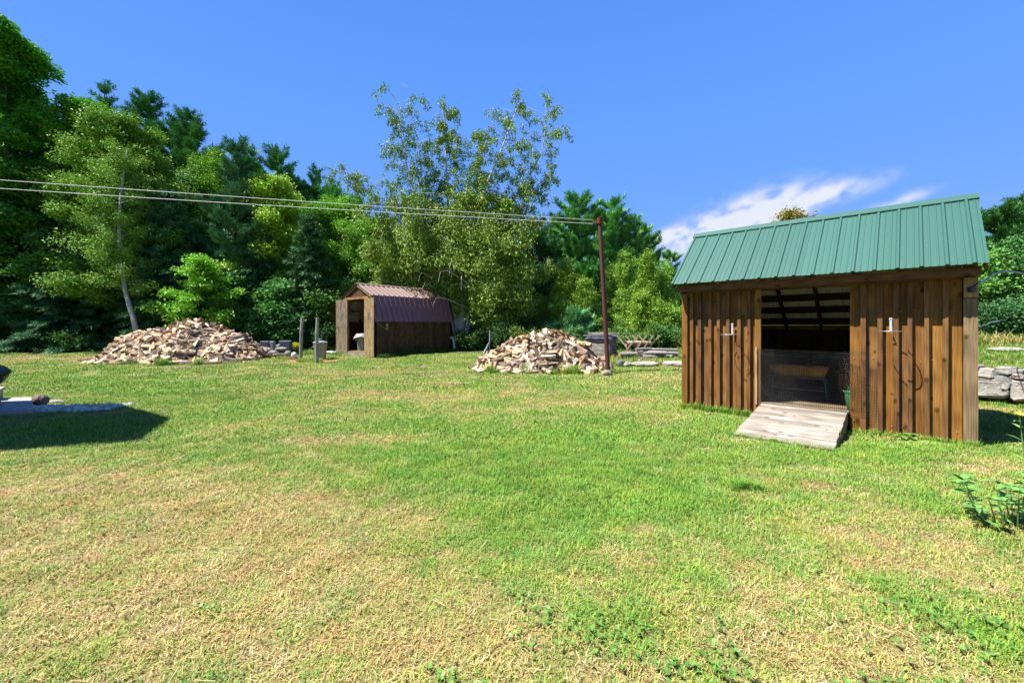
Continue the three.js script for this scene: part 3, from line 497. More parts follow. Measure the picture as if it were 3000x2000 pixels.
function woodpile(outline, zFront, depth, seed, nSurf, nSingle, label, group, heapLabel) {
  // outline: [px, py] of the crest; the heap stands depth metres deep behind zFront
  const r = rngOf(seed), dm = zFront + depth * 0.55, crest = outline.map(([px, py]) => { const p = at(px, py, dm); return [p.x, p.y - groundY(p.x, -dm)]; });
  const profile = (x) => { if (x <= crest[0][0] || x >= crest[crest.length - 1][0]) return 0; for (let i = 1; i < crest.length; i++) if (x <= crest[i][0]) return Math.max(0, lerp(crest[i - 1][1], crest[i][1], (x - crest[i - 1][0]) / (crest[i][0] - crest[i - 1][0]))); return 0; };
  const H = (x, z) => { const zc = -(zFront + depth * 0.52 + 0.15 * n2(x, 3)), u = clamp((x - crest[0][0]) / (crest[crest.length - 1][0] - crest[0][0]), 0, 1) * 2 - 1, q = (z - zc) / (depth * (0.5 + 0.06 * n2(x * 1.3, 9)) * Math.sqrt(Math.max(0.04, 1 - Math.pow(Math.abs(u), 2.6)))), top = profile(x + 0.15 * n2(x * 2, z * 2)); return Math.max(0, top * (1 - Math.pow(Math.abs(q), 1.35))); };
  heaps.push({ x0: crest[0][0], x1: crest[crest.length - 1][0], H });
  const x0 = crest[0][0], x1 = crest[crest.length - 1][0], singles = [], rest = [], M = new THREE.Matrix4();
  for (const [layer, count] of [[0.45, nSurf * 0.3], [0.74, nSurf * 0.45], [1, nSurf]]) for (let k = 0; k < count;) {
    const x = lerp(x0 - 0.05, x1 + 0.05, r()), z = -(zFront + depth * (-0.02 + r() * 1.04)), h = H(x, z); if (h < 0.03 && (r() > 0.08 || h <= 0 && Math.max(H(x + 0.25, z), H(x - 0.25, z), H(x, z - 0.25), H(x, z + 0.25)) <= 0)) continue;
    k++;
    const e = 0.12, sx = (H(x + e, z) - H(x - e, z)) / (2 * e), sz = (H(x, z + e) - H(x, z - e)) / (2 * e);
    const n = V(-sx, 1, -sz).normalize(), yaw = r() * Math.PI * 2, axis = V(Math.cos(yaw), 0, Math.sin(yaw)); axis.addScaledVector(n, -axis.dot(n)).normalize(); axis.addScaledVector(n, gauss(r) * 0.33).normalize();
    const q = new THREE.Quaternion().setFromUnitVectors(V(0, 0, 1), axis).multiply(new THREE.Quaternion().setFromAxisAngle(V(0, 0, 1), r() * 6.28));
    const y = groundY(x, z) + Math.max(0.045, h * layer - 0.03 + (layer === 1 ? gauss(r) * 0.045 : 0)), s = 0.85 + r() * 0.35;
    const item = { p: V(x, y, z), q, s: V(s, s, 0.9 + r() * 0.25), g: Math.floor(r() * logGeos.length), m: Math.floor(r() * logMats.length) };
    if (layer === 1) { const facing = n.dot(V(-x, EYE - y, -z).normalize()); singles.push([facing > 0.05 ? 1 : 0, item, facing]); } else rest.push(item);
  }
  singles.sort((a, b) => b[0] - a[0]);
  singles.forEach(([f, it], i) => {
    if (!f || i >= nSingle) { rest.push(it); return; }
    const fx = (it.p.x - x0) / (x1 - x0), fy = (it.p.y - groundY(it.p.x, it.p.z)) / Math.max(0.2, profile(it.p.x)), where = (fx < 0.2 ? 'left end' : fx < 0.4 ? 'left shoulder' : fx < 0.6 ? 'middle' : fx < 0.8 ? 'right shoulder' : 'right end') + (fy > 0.72 ? ' crest' : fy > 0.3 ? ' face' : ' foot'), look = ['pale', 'brown', 'bleached white', 'dark grey', 'tan'][it.m] + ' ' + ['wedge split', 'wedge split', 'square split', 'slab split', 'round'][it.g % 5];
    const m = solo('firewood_log', logGeos[it.g], logMats[it.m], look + ' log on the ' + label + ', ' + where, 'firewood log', look + ' logs on the ' + label + ', ' + where); m.position.copy(it.p); m.quaternion.copy(it.q); m.scale.copy(it.s);
  });
  const heap = thing('firewood_heap', heapLabel, 'firewood heap'); heap.userData.kind = 'stuff';
  for (let k = 0; k < logMats.length; k++) { const gs = rest.filter((it) => it.m === k).map((it) => { const g = logGeos[it.g].clone().applyMatrix4(M.compose(it.p, it.q, it.s)); return g; }); if (gs.length) { const m = shadows(new THREE.Mesh(mergeGeometries(gs), logMats[k])); m.name = 'log_layer'; m.userData.kind = 'stuff'; heap.add(m); } }
}
woodpile([[305, 1062], [318, 1045], [334, 1022], [364, 1004], [391, 978], [441, 972], [507, 966], [535, 947], [560, 942], [592, 944], [633, 960], [677, 976], [721, 985], [745, 1009], [763, 1030], [782, 1062]], 13.9, 2.7, 301, 980, 185,
  'wide left woodpile', '', 'inner and rear logs of the wide left woodpile');
woodpile([[1393, 1080], [1402, 1068], [1427, 1042], [1481, 1010], [1517, 998], [1556, 983], [1593, 972], [1632, 974], [1663, 988], [1702, 1008], [1730, 1034], [1765, 1062], [1782, 1085]], 12.15, 1.9, 302, 500, 115,
  'woodpile by the rusty pole', '', 'inner and rear logs of the woodpile beside the rusty pole');

// ---------------------------------------------------------------- things behind the piles
function pebbleGeo(seed, a, b, c, detail = 2, bumpy = 0.16) {
  const g = new THREE.IcosahedronGeometry(1, detail), p = g.attributes.position, N = [];
  for (let i = 0; i < p.count; i++) { const x = p.getX(i), y = p.getY(i), z = p.getZ(i), k = 1 + bumpy * n2(x * 1.3 + seed * 3.1, y * 1.3 + z * 1.7 + seed) + bumpy * 0.4 * n2(x * 4 + seed, z * 4 + y * 3); p.setXYZ(i, x * k * a, y * k * b, z * k * c); }
  g.computeVertexNormals(); return g;
}
{ // the seat back lying behind the rubble
  const d = 16.4, t = thing('bench_seat', 'blue grey upholstered vehicle bench seat back standing behind the rubble', 'seat', at(810, 1020, d).setY(groundY(xAt(810, d), -d) + 0.18).toArray(), 0.05), m = std([0.13, 0.14, 0.19], { roughness: 0.9, map: speck }), g2 = std([0.30, 0.29, 0.30], { roughness: 0.9 });
  part('cushion', new RoundedBoxGeometry(0.36, 0.42, 0.2, 4, 0.05).translate(-0.42, 0.16, 0), m, t); part('cushion', new RoundedBoxGeometry(0.46, 0.44, 0.2, 4, 0.06).translate(0.34, 0.17, 0), m, t); part('centre_panel', new RoundedBoxGeometry(0.15, 0.38, 0.16, 3, 0.03).translate(-0.16, 0.17, 0), g2, t);
  part('frame', new RoundedBoxGeometry(1.3, 0.06, 0.1, 2, 0.02).translate(-0.02, -0.08, -0.05), std([0.05, 0.05, 0.06]), t);
}
const stoneMat = [[0.56, 0.54, 0.49], [0.48, 0.46, 0.43], [0.62, 0.58, 0.53], [0.52, 0.46, 0.40], [0.42, 0.42, 0.42]].map((c) => std(c, { map: speck, bumpMap: rough, bumpScale: 0.02, roughness: 0.95 }));
function rock(px, py, d, a, b, c, label, m = 0, seed = px, rot = 0, name = 'rock', cat = 'rock') { const p = at(px, py, d); const s = solo(name, pebbleGeo(seed, a, b, c), stoneMat[m], label, cat); s.position.set(p.x, Math.max(groundY(p.x, p.z) + b * 0.25, p.y), p.z); s.rotation.set(0, rot, 0); return s; }
rock(772, 1028, 15.9, 0.30, 0.16, 0.2, 'brown grey rock in the rubble under the bench seat, next to the left woodpile', 3); rock(822, 1022, 15.9, 0.22, 0.08, 0.16, 'flat blue grey rock right of the middle of the rubble', 4); rock(815, 1013, 15.95, 0.09, 0.06, 0.08, 'small pale stone on top of the rubble', 2); rock(800, 1035, 15.7, 0.18, 0.12, 0.16, 'dark rock low in the rubble beside the plank', 1); rock(843, 1035, 15.3, 0.1, 0.1, 0.1, 'pinkish stone beside the white jug', 3);
{ const p = at(822, 1037, 15.3); const b = solo('plank', board(0.55, 0.05, 0.16, 0, 0, 0), greyWood, 'short grey plank lying before the rubble', 'plank'); b.position.copy(p); b.rotation.y = 0.05; }
{ const d = 15.0, p = onGround(861, 1051), t = thing('poultry_waterer', 'white plastic jug waterer on a red tray near the posts', 'waterer', p.toArray());
  part('jug', new THREE.LatheGeometry([[0.001, 0.02], [0.1, 0.02], [0.1, 0.14], [0.085, 0.2], [0.045, 0.235], [0.03, 0.24], [0.001, 0.24]].map(([x, y]) => new THREE.Vector2(x, y)), 20), std([0.78, 0.76, 0.82], { roughness: 0.4 }), t);
  part('tray', new THREE.LatheGeometry([[0.001, 0.0], [0.13, 0.0], [0.14, 0.045], [0.13, 0.045], [0.12, 0.015], [0.001, 0.015]].map(([x, y]) => new THREE.Vector2(x, y)), 20), std([0.62, 0.12, 0.1], { roughness: 0.5 }), t); }
{ const p = onGround(895, 1037), b = solo('long_board', board(1.2, 0.05, 0.14), greyWood, 'long grey board lying on the grass behind the two posts', 'board'); b.position.set(p.x, p.y + 0.04, p.z); b.rotation.y = 0.06; }
{ const p = at(972, 1029, 17.2), g = new THREE.PlaneGeometry(0.62, 0.4, 20, 8).rotateX(-Math.PI / 2), q = g.attributes.position; for (let i = 0; i < q.count; i++) q.setY(i, 0.07 + 0.05 * n2(q.getX(i) * 6, q.getZ(i) * 8) - (Math.abs(q.getX(i)) > 0.29 ? 0.06 : 0)); g.computeVertexNormals();
  const s = solo('tarp', g, std([0.62, 0.63, 0.70], { side: THREE.DoubleSide, roughness: 0.6 }), 'crumpled pale tarp on the grass left of the small shed', 'tarp'); s.position.set(p.x, groundY(p.x, p.z), p.z); }
{ const b = onGround(1433, 1036), t = thing('stake', 'thin grey metal stake standing left of the right woodpile', 'stake', [b.x, b.y, b.z]); part('rod', limb([V(0, 0, 0), V(0.02, 0.5, 0), V(0.03, 0.95, 0)], 0.022, 0.018, 8, 4), std([0.45, 0.47, 0.5], { roughness: 0.5 }), t); part('bundle', limb([V(-0.2, 0.0, 0.02), V(-0.1, 0.22, 0.02), V(0.0, 0.45, 0.02)], 0.07, 0.02, 8, 5), std([0.30, 0.32, 0.37], { roughness: 0.8 }), t); }
{ // the board bin
  const d = 15.6, x = xAt(1765, d), t = thing('wooden_bin', 'weathered grey board bin topped with slabs behind the rusty pole', 'bin', [x, groundY(x, -d), -d], -0.55), r = rngOf(71);
  const m = [wood([0.46, 0.42, 0.38]), wood([0.40, 0.37, 0.34]), wood([0.5, 0.46, 0.40])];
  for (let k = 0; k < 5; k++) { const y = 0.08 + k * 0.135; part('bin_board', board(0.78, 0.122, 0.03, -0.02, y, 0.42 + (r() - 0.5) * 0.01), pick(m, r), t); part('bin_board', board(0.78, 0.122, 0.03, 0, y, -0.42), pick(m, r), t); part('bin_board', board(0.03, 0.122, 0.8, 0.40, y, 0), pick(m, r), t); part('bin_board', board(0.03, 0.122, 0.8, -0.40, y, 0), pick(m, r), t); }
  for (const [a, b] of [[-0.37, 0.39], [0.37, 0.39], [-0.37, -0.39], [0.37, -0.39]]) part('corner_post', board(0.06, 0.72, 0.06, a, 0.36, b * 0.98), m[1], t);
  part('tarp', (() => { const g = new THREE.BoxGeometry(1.0, 0.03, 1.0, 14, 1, 14), p = g.attributes.position; for (let i = 0; i < p.count; i++) { const a = p.getX(i), b = p.getZ(i); p.setY(i, p.getY(i) + 0.75 + 0.03 * n2(a * 5, b * 5) - 0.05 * smoothstep(Math.max(Math.abs(a), Math.abs(b)), 0.42, 0.5)); } g.computeVertexNormals(); return g; })(), std([0.05, 0.07, 0.11], { roughness: 0.7 }), t);
  for (let k = 0; k < 8; k++) { const g = board(0.85 + r() * 0.3, 0.035, 0.1); g.rotateY((r() - 0.5) * 0.5); g.rotateZ((r() - 0.5) * 0.06); part('slab', g.translate((r() - 0.5) * 0.15, 0.81 + (k % 3) * 0.04, -0.4 + k * 0.11), pick(m, r), t); }
}
{ // sawbuck
  const d = 15.3, x = xAt(1872, d), t = thing('sawbuck', 'wooden sawbuck with crossed legs holding a pole, behind the brush', 'sawbuck', [x, groundY(x, -d), -d], 0.35), m = wood([0.60, 0.45, 0.27]);
  for (const k of [-0.48, -0.12, 0.18, 0.44]) for (const s of [1, -1]) { const g = board(0.11, 1.12, 0.045); g.rotateX(s * 0.66); g.rotateY(Math.PI / 2 * 0 + 0.0); part('leg', g.rotateY(0.9).translate(k + s * 0.015, 0.42, s * 0.02), m, t); }
  for (const z of [0.2, -0.2]) part('brace', board(1.1, 0.07, 0.03, 0, 0.2, z), m, t);
  const p = solo('pole_log', limb([V(0, 0, 0), V(0.5, 0.01, 0.02), V(1.05, 0, 0)], 0.075, 0.06, 10, 6), std([0.55, 0.5, 0.45], { map: birchTex }), 'pale barked pole lying in the crotch of the sawbuck', 'log'); p.position.set(x - 0.5, groundY(x, -d) + 0.58, -d + 0.15); p.rotation.y = 0.35;
}
{ // heap of cut poles
  const d = 14.9, r = rngOf(88), end = std([0.55, 0.32, 0.16], { map: woodTex });
  const list = [[1862, 1041, 0.62, 0.085, 0.25, 'thick pale pole at the left front of the cut pole stack'], [1905, 1035, 0.55, 0.06, -0.2, 'slim pole crossing the middle of the cut pole stack'], [1925, 1028, 0.75, 0.055, 0.05, 'top long pole of the cut pole stack'], [1935, 1038, 0.6, 0.06, -0.1, 'second pole from the top right of the cut pole stack'], [1890, 1026, 0.4, 0.05, 0.4, 'short upper pole of the cut pole stack by the sawbuck'], [1940, 1049, 0.35, 0.07, -0.3, 'short thick pole low at the right of the cut pole stack'], [1908, 1050, 0.3, 0.06, 0.1, 'short grey pole low in the middle of the cut pole stack'], [1922, 1043, 0.6, 0.05, 0.2, 'dark pole inside the cut pole stack']];
  list.forEach(([px, py, len, rad, turn, label], k) => { const p = at(px, py, d + (k % 3) * 0.12), t = thing('cut_pole', label, 'pole', [p.x, Math.max(p.y + 0.04, groundY(p.x, p.z) + rad + 0.05), p.z], turn);
    part('bark', limb([V(-len, 0, 0), V(0, 0.01, 0.01), V(len, 0, 0)], rad, rad * 0.85, 12, 6), std([0.5, 0.45, 0.42], { map: barkTex }), t); for (const s of [1, -1]) part('cut_end', new THREE.CircleGeometry(rad * (s > 0 ? 0.85 : 1), 12).rotateY(s * Math.PI / 2).translate(s * (len + 0.001), 0, 0), end, t); });
}
rock(1838, 1068, 13.4, 0.14, 0.10, 0.12, 'grey stone in the tall grass right of the pole', 2); rock(1890, 1066, 13.6, 0.45, 0.09, 0.25, 'long flat pale stone in the grass under the pole stack', 2, 5); rock(1874, 1056, 13.7, 0.05, 0.05, 0.05, 'small round stone on top of the long flat stone', 2); rock(1975, 1066, 13.6, 0.40, 0.1, 0.25, 'flat pale stone beside the shed left corner', 2, 17); rock(1980, 1046, 15, 0.22, 0.12, 0.2, 'grey boulder in grass behind the shed left corner', 0, 23); rock(1240, 1075, 12.5, 0.09, 0.025, 0.06, 'small flat pale stone in the lawn before the small shed', 2, 3);
{ const p = onGround(1820, 1074), t = thing('metal_pail', 'grey metal pail half hidden in the grass right of the pole', 'pail', p.toArray()); part('bowl', new THREE.LatheGeometry([[0.001, 0.01], [0.1, 0.01], [0.13, 0.2], [0.12, 0.2], [0.095, 0.02], [0.001, 0.02]].map(([a, b]) => new THREE.Vector2(a, b)), 20), std([0.42, 0.44, 0.48], { roughness: 0.6 }), t); }
rock(52, 1016, 19.3, 0.55, 0.16, 0.3, 'low grey boulder in the shade at the far left woods edge', 4, 9); rock(10, 1023, 18.8, 0.3, 0.06, 0.2, 'small flat grey rock in the shade at the far left frame edge', 4, 12);

// ---------------------------------------------------------------- retaining wall at the right
{
  const t = thing('stone_wall', 'low dry stone retaining wall of grey boulders right of the shed', 'wall'), dir = V(TW1[0] - TW0[0], 0, TW1[1] - TW0[1]).normalize(), nrm = V(-dir.z, 0, dir.x); if (nrm.z < 0 || nrm.x > 0) nrm.set(-Math.abs(nrm.x), 0, Math.abs(nrm.z));
  const hit = (px, py) => { const o = V(0, EYE, 0), v = V((px - 1500) / F, (HORIZON - py) / F, -1), p0 = V(TW0[0], 0, TW0[1]); const k = p0.sub(o).dot(nrm) / v.dot(nrm); return o.addScaledVector(v, k); };
  // [left, top, right, bottom] of each stone's face, tilt, tone
  const S = [[2850, 1112, 2949, 1164, 0.0, 0], [2852, 1079, 2915, 1109, 0.02, 2], [2917, 1094, 2974, 1124, -0.22, 4], [2920, 1075, 2970, 1094, -0.1, 1], [2960, 1111, 3030, 1172, 0.05, 2], [2971, 1094, 3012, 1113, -0.08, 3], [2940, 1124, 2962, 1142, -0.2, 1], [2968, 1083, 3005, 1094, -0.06, 4], [2850, 1106, 2930, 1114, 0, 3], [2948, 1142, 2962, 1158, 0.2, 0],
    [2800, 1090, 2850, 1160, 0, 1], [3032, 1112, 3090, 1176, 0, 0], [3014, 1086, 3070, 1110, -0.05, 2], [2780, 1072, 2850, 1096, 0.05, 4], [3092, 1098, 3150, 1180, 0, 3], [3072, 1078, 3130, 1098, 0, 1], [2852, 1069, 2873, 1080, 0, 3]];
  S.forEach(([x0, y0, x1, y1, tilt, m], k) => {
    const c = hit((x0 + x1) / 2, (y0 + y1) / 2), a = hit(x0, (y0 + y1) / 2), b = hit(x1, (y0 + y1) / 2), u = hit((x0 + x1) / 2, y0), d = hit((x0 + x1) / 2, y1), w = a.distanceTo(b) * 1.03, h = (u.y - d.y) * 1.04, dp = 0.34;
    const g = new RoundedBoxGeometry(w, h, dp, 5, Math.min(w, h) * 0.26), p = g.attributes.position;
    for (let i = 0; i < p.count; i++) { const x = p.getX(i), y = p.getY(i), z = p.getZ(i), s = k * 7.7; p.setXYZ(i, x * (1 + 0.12 * n2(y * 4 + s, z * 3)) + 0.012 * n2(x * 9 + s, y * 9), y * (1 + 0.14 * n2(x * 3 + s, 2)) + 0.015 * n2(x * 11, y * 9 + s), z + 0.03 * n2(x * 4 + s, y * 5) + 0.012 * n2(x * 14, y * 14 + s)); }
    g.computeVertexNormals(); g.rotateZ(tilt);
    const uv = g.attributes.uv; for (let i = 0; i < uv.count; i++) uv.setXY(i, p.getX(i) * 1.3 + k, p.getY(i) * 1.3);
    const s = part('stone', g, stoneMat[m], t); s.position.copy(c).addScaledVector(nrm, -dp / 2 + 0.1); s.rotation.y = Math.atan2(nrm.x, nrm.z);
  });
}
{ const p = at(2950, 1056, 10.6), s = solo('flat_rock', pebbleGeo(31, 0.42, 0.06, 0.3), stoneMat[2], 'flat pinkish rock lying in the grass above the stone wall', 'rock'); s.position.set(p.x, groundY(p.x, p.z) + 0.06, p.z); }

// ---------------------------------------------------------------- left edge: slab, grill, pebbles, the house beyond the frame
{
  const conc = std([0.62, 0.60, 0.56], { map: speck, bumpMap: rough, bumpScale: 0.006 });
  const top = (px, py, h) => { const d = (EYE - h) * F / (py - HORIZON); return [xAt(px, d), -d]; };
  const sh = new THREE.Shape([[97, 1197], [88, 1163], [-90, 1168], [-90, 1204]].map(([px, py]) => { const q = top(px, py, 0.12); return new THREE.Vector2(q[0], -q[1]); })), sg = new THREE.ExtrudeGeometry(sh, { depth: 0.14, bevelEnabled: true, bevelSize: 0.012, bevelThickness: 0.012, bevelSegments: 2 });
  sg.rotateX(-Math.PI / 2); solo('concrete_step', sg.translate(0, -0.03, 0), conc, 'grey concrete step slab at the left frame edge', 'step');
  const u = thing('upper_step', 'raised grey step with pale riser cut by the left frame edge', 'step', [-9.97, 0.1, -7.72], 0.75); part('tread', new RoundedBoxGeometry(0.9, 0.06, 0.5, 2, 0.01).translate(0, 0.2, 0), conc, u); part('riser', board(0.86, 0.18, 0.46, 0, 0.09, 0), wood([0.6, 0.56, 0.5]), u);
  const r0 = onGround(117, 1188), ball = solo('round_rock', pebbleGeo(41, 0.12, 0.115, 0.12, 3, 0.07), std([0.28, 0.19, 0.17], { map: speck }), 'dark rounded rock on the grass behind the concrete slab', 'rock'); ball.position.set(r0.x, 0.1, r0.z);
  const f0 = onGround(155, 1179), fl = solo('flat_stone', pebbleGeo(43, 0.17, 0.03, 0.12), stoneMat[2], 'flat pale stone in the sun beside the dark rounded rock', 'stone'); fl.position.set(f0.x, 0.015, f0.z);
}
{
  const t = thing('kettle_grill', 'black kettle grill with domed lid cut by the left frame edge', 'grill', [-8.70, 0.02, -6.98]), black = std([0.015, 0.015, 0.017], { roughness: 0.3 });
  const L = (pts) => new THREE.LatheGeometry(pts.map(([x, y]) => new THREE.Vector2(x, y)), 40);
  part('bowl', L([[0.02, 0.44], [0.12, 0.46], [0.21, 0.53], [0.265, 0.61], [0.285, 0.66], [0.275, 0.66], [0.2, 0.54], [0.02, 0.46]]), black, t);
  const lid = part('lid', L([[0.305, 0.675], [0.315, 0.69], [0.30, 0.73], [0.24, 0.80], [0.12, 0.86], [0.001, 0.875]]), black, t); part('handle', board(0.14, 0.03, 0.04, 0, 0.93, 0, 0.01), wood([0.2, 0.1, 0.05]), lid);
  for (let k = 0; k < 3; k++) { const a = 0.5 + k * 2.094; part('leg', limb([V(Math.cos(a) * 0.14, 0.5, Math.sin(a) * 0.14), V(Math.cos(a) * 0.22, 0.25, Math.sin(a) * 0.22), V(Math.cos(a) * 0.3, 0, Math.sin(a) * 0.3)], 0.013, 0.013, 8, 4), zinc, t); }
}
{
  const r = rngOf(404), g = pebbleGeo(3, 1, 0.6, 0.8, 1), n = 1000, m = new THREE.InstancedMesh(g, std([0.85, 0.80, 0.74], { map: speck }), n), M = new THREE.Matrix4(); let k = 0;
  while (k < n) { const s = r(), x = lerp(-9.4, -7.15, s), zc = -7.42 - 0.3 * s * s, z = zc + (r() - 0.5) * (0.85 - 0.3 * s); const q = 0.02 + r() * r() * 0.06; M.compose(V(x, groundY(x, z) + 0.012 + r() * 0.012, z), new THREE.Quaternion().setFromEuler(new THREE.Euler(r() * 0.6, r() * 6, r() * 0.6)), V(q, q, q)); m.setMatrixAt(k, M); const c = 0.6 + r() * 0.7; m.setColorAt(k++, new THREE.Color().setRGB(c, c, c * 1.04)); }
  m.name = numbered('gravel'); scene.add(shadows(m)); tag(m, 'strip of grey rounded pebbles in the shade beside the concrete slab', 'gravel', null, 'stuff');
}
{
  // the house wing that shades the lawn at the left; only its shadow is in the picture
  const t = thing('house', 'barn-roofed house wing just outside the left edge, known by its shadow', 'house', [-8.55, 0, -4.7], 0), g = V(-0.42, 0, -0.91).normalize(), e = V(-g.z * -1, 0, g.x * -1).normalize(); const ex = V(-0.91, 0, 0.41).normalize();
  const prof = [[0, 0], [0, 6.5], [1.43, 6.5], [3.25, 3.94], [3.25, 0]], wallM = wood([0.5, 0.46, 0.4]), roofM = std([0.08, 0.08, 0.09]);
  const P = [], quad = (a, b, c, d) => P.push(...a, ...b, ...c, ...a, ...c, ...d), p = (i, s, off = 0) => { const v = g.clone().multiplyScalar(prof[i][0] + off * (i === 3 ? 0.0 : 0)).addScaledVector(ex, s); return [v.x, prof[i][1], v.z]; };
  const W = 5, walls = [], mk = (fn, m, name) => { P.length = 0; fn(); const q = new THREE.BufferGeometry(); q.setAttribute('position', new THREE.Float32BufferAttribute(P, 3)); q.setAttribute('uv', new THREE.Float32BufferAttribute(P.flatMap((v, i) => i % 3 === 0 ? [v + P[i + 2], P[i + 1]] : []), 2)); q.computeVertexNormals(); part(name, q, m, t); };
  mk(() => { for (const s of [0, W]) { quad(p(0, s), p(1, s), p(2, s), p(3, s)); P.push(...p(0, s), ...p(3, s), ...p(4, s)); } quad(p(0, 0), p(1, 0), p(1, W), p(0, W)); quad(p(3, 0), p(4, 0), p(4, W), p(3, W)); }, wallM, 'wall');
  mk(() => { quad(p(1, 0), p(2, 0), p(2, W), p(1, W)); quad(p(2, 0), p(3, 0), p(3, W), p(2, W)); }, roofM, 'roof');
}
// ---------------------------------------------------------------- trees
function leafShape(len, wid, fold = 0.35) {                     // one leaf: a lens folded along its midrib
  const g = new THREE.BufferGeometry();
  g.setAttribute('position', new THREE.Float32BufferAttribute([0, 0, 0, -wid / 2, wid * fold * 0.5, len * 0.45, 0, 0, len, 0, 0, 0, 0, 0, len, wid / 2, wid * fold * 0.5, len * 0.45], 3));
  g.setAttribute('uv', new THREE.Float32BufferAttribute([0, 0, 0, 0.5, 0.5, 1, 0, 0, 0.5, 1, 1, 0.5], 2)); g.computeVertexNormals(); return g;
}
// many leaves in a ragged clump; up = how far leaves lift, droop = how far they hang
function leafClump(seed, n, R, len, wid, { flat = 1, droop = 0, tint = 0.3, spread = 1 } = {}) {
  const r = rngOf(seed * 17 + 3), base = leafShape(len, wid).attributes.position.array, P = [], C = [], v = V(), q = new THREE.Quaternion(), e = new THREE.Euler();
  for (let i = 0; i < n; i++) {
    let x, y, z; do { x = r() * 2 - 1; y = r() * 2 - 1; z = r() * 2 - 1; } while (x * x + y * y + z * z > 1);
    e.set(droop * (0.6 + r() * 0.7) + (r() - 0.5) * 1.5, r() * 6.283, (r() - 0.5) * 1.5 * spread, 'YXZ'); q.setFromEuler(e);
    const s = 0.7 + r() * 0.6, c = 1 - tint / 2 + tint * r(), w = (r() - 0.5) * tint * 0.6;
    for (let k = 0; k < base.length; k += 3) { v.set(base[k] * s, base[k + 1] * s, base[k + 2] * s).applyQuaternion(q); P.push(v.x + x * R, v.y + y * R * flat, v.z + z * R); C.push(c + w, c, c - w * 0.5); }
  }
  const g = new THREE.BufferGeometry(); g.setAttribute('position', new THREE.Float32BufferAttribute(P, 3)); g.setAttribute('color', new THREE.Float32BufferAttribute(C, 3)); g.computeVertexNormals(); return g;
}
// needle sprays radiating along a twig that points to +z
function needleClump(seed, n, len, R, up = 0.3) {
  const r = rngOf(seed * 31 + 1), P = [], C = [];
  for (let i = 0; i < n; i++) {
    const t = r(), bx = (r() - 0.5) * R * (1.1 - 0.5 * t), by = (r() - 0.5) * R * 0.35 + t * R * up * 0.6, bz = (t - 0.4) * R * 2, a = r() * 6.283, d = V(Math.cos(a) * 0.9, 0.35 + Math.sin(a) * 0.7, 0.35 + r() * 0.7).normalize(), l = len * (0.7 + r() * 0.6), s = V(-d.z, 0.4 * (r() - 0.5), d.x).normalize().multiplyScalar(l * 0.11), c = 0.8 + r() * 0.4;
    P.push(bx - s.x, by - s.y, bz - s.z, bx + s.x, by + s.y, bz + s.z, bx + d.x * l, by + d.y * l, bz + d.z * l); for (let k = 0; k < 3; k++) C.push(c, c, c);
  }
  const g = new THREE.BufferGeometry(); g.setAttribute('position', new THREE.Float32BufferAttribute(P, 3)); g.setAttribute('color', new THREE.Float32BufferAttribute(C, 3)); g.computeVertexNormals(); return g;
}
const leafMat = (o = {}) => new THREE.MeshPhysicalMaterial({ color: 0xffffff, vertexColors: true, side: THREE.DoubleSide, roughness: 0.5, transmission: 0.45, thickness: 0, specularIntensity: 0.2, ...o });
const LEAF = leafMat(), GLOSSY = leafMat({ roughness: 0.55, specularIntensity: 0.3, transmission: 0.35 }), NEEDLE = leafMat({ roughness: 0.6, transmission: 0.2, specularIntensity: 0.2 });
const clumps = {
  maple: [1, 2, 3].map((s) => leafClump(s, 44, 0.42, 0.125, 0.11, { flat: 0.55, droop: 0.25 })),
  broad: [4, 5, 6].map((s) => leafClump(s, 46, 0.38, 0.095, 0.066, { flat: 0.7, droop: 0.4, tint: 0.45 })),
  birch: [7, 8, 9].map((s) => leafClump(s, 24, 0.27, 0.10, 0.062, { flat: 1.1, droop: 0.9, tint: 0.5 })),
  birchTop: [27, 28, 29].map((s) => leafClump(s, 26, 0.21, 0.105, 0.068, { flat: 1.2, droop: 0.9, tint: 0.5 })),
  small: [10, 11, 12].map((s) => leafClump(s, 40, 0.27, 0.07, 0.05, { flat: 0.9, droop: 0.3, tint: 0.4 })),
  beech: [13, 14].map((s) => leafClump(s, 26, 0.30, 0.12, 0.06, { flat: 0.3, droop: 0.15, spread: 0.5 })),
  pine: [15, 16, 17].map((s) => needleClump(s, 100, 0.19, 0.34, 0.5)),
  spruce: [18, 19].map((s) => needleClump(s, 80, 0.15, 0.30, 0.05)),
};
const trunkMats = { grey: std([0.26, 0.23, 0.19], { map: barkTex, bumpMap: barkTex, bumpScale: 0.02 }), dark: std([0.10, 0.075, 0.06], { map: barkTex, bumpMap: barkTex, bumpScale: 0.02 }), birch: std([0.74, 0.71, 0.66], { map: birchTex }), pale: std([0.48, 0.47, 0.43], { map: birchTex }) };
const M4 = new THREE.Matrix4();
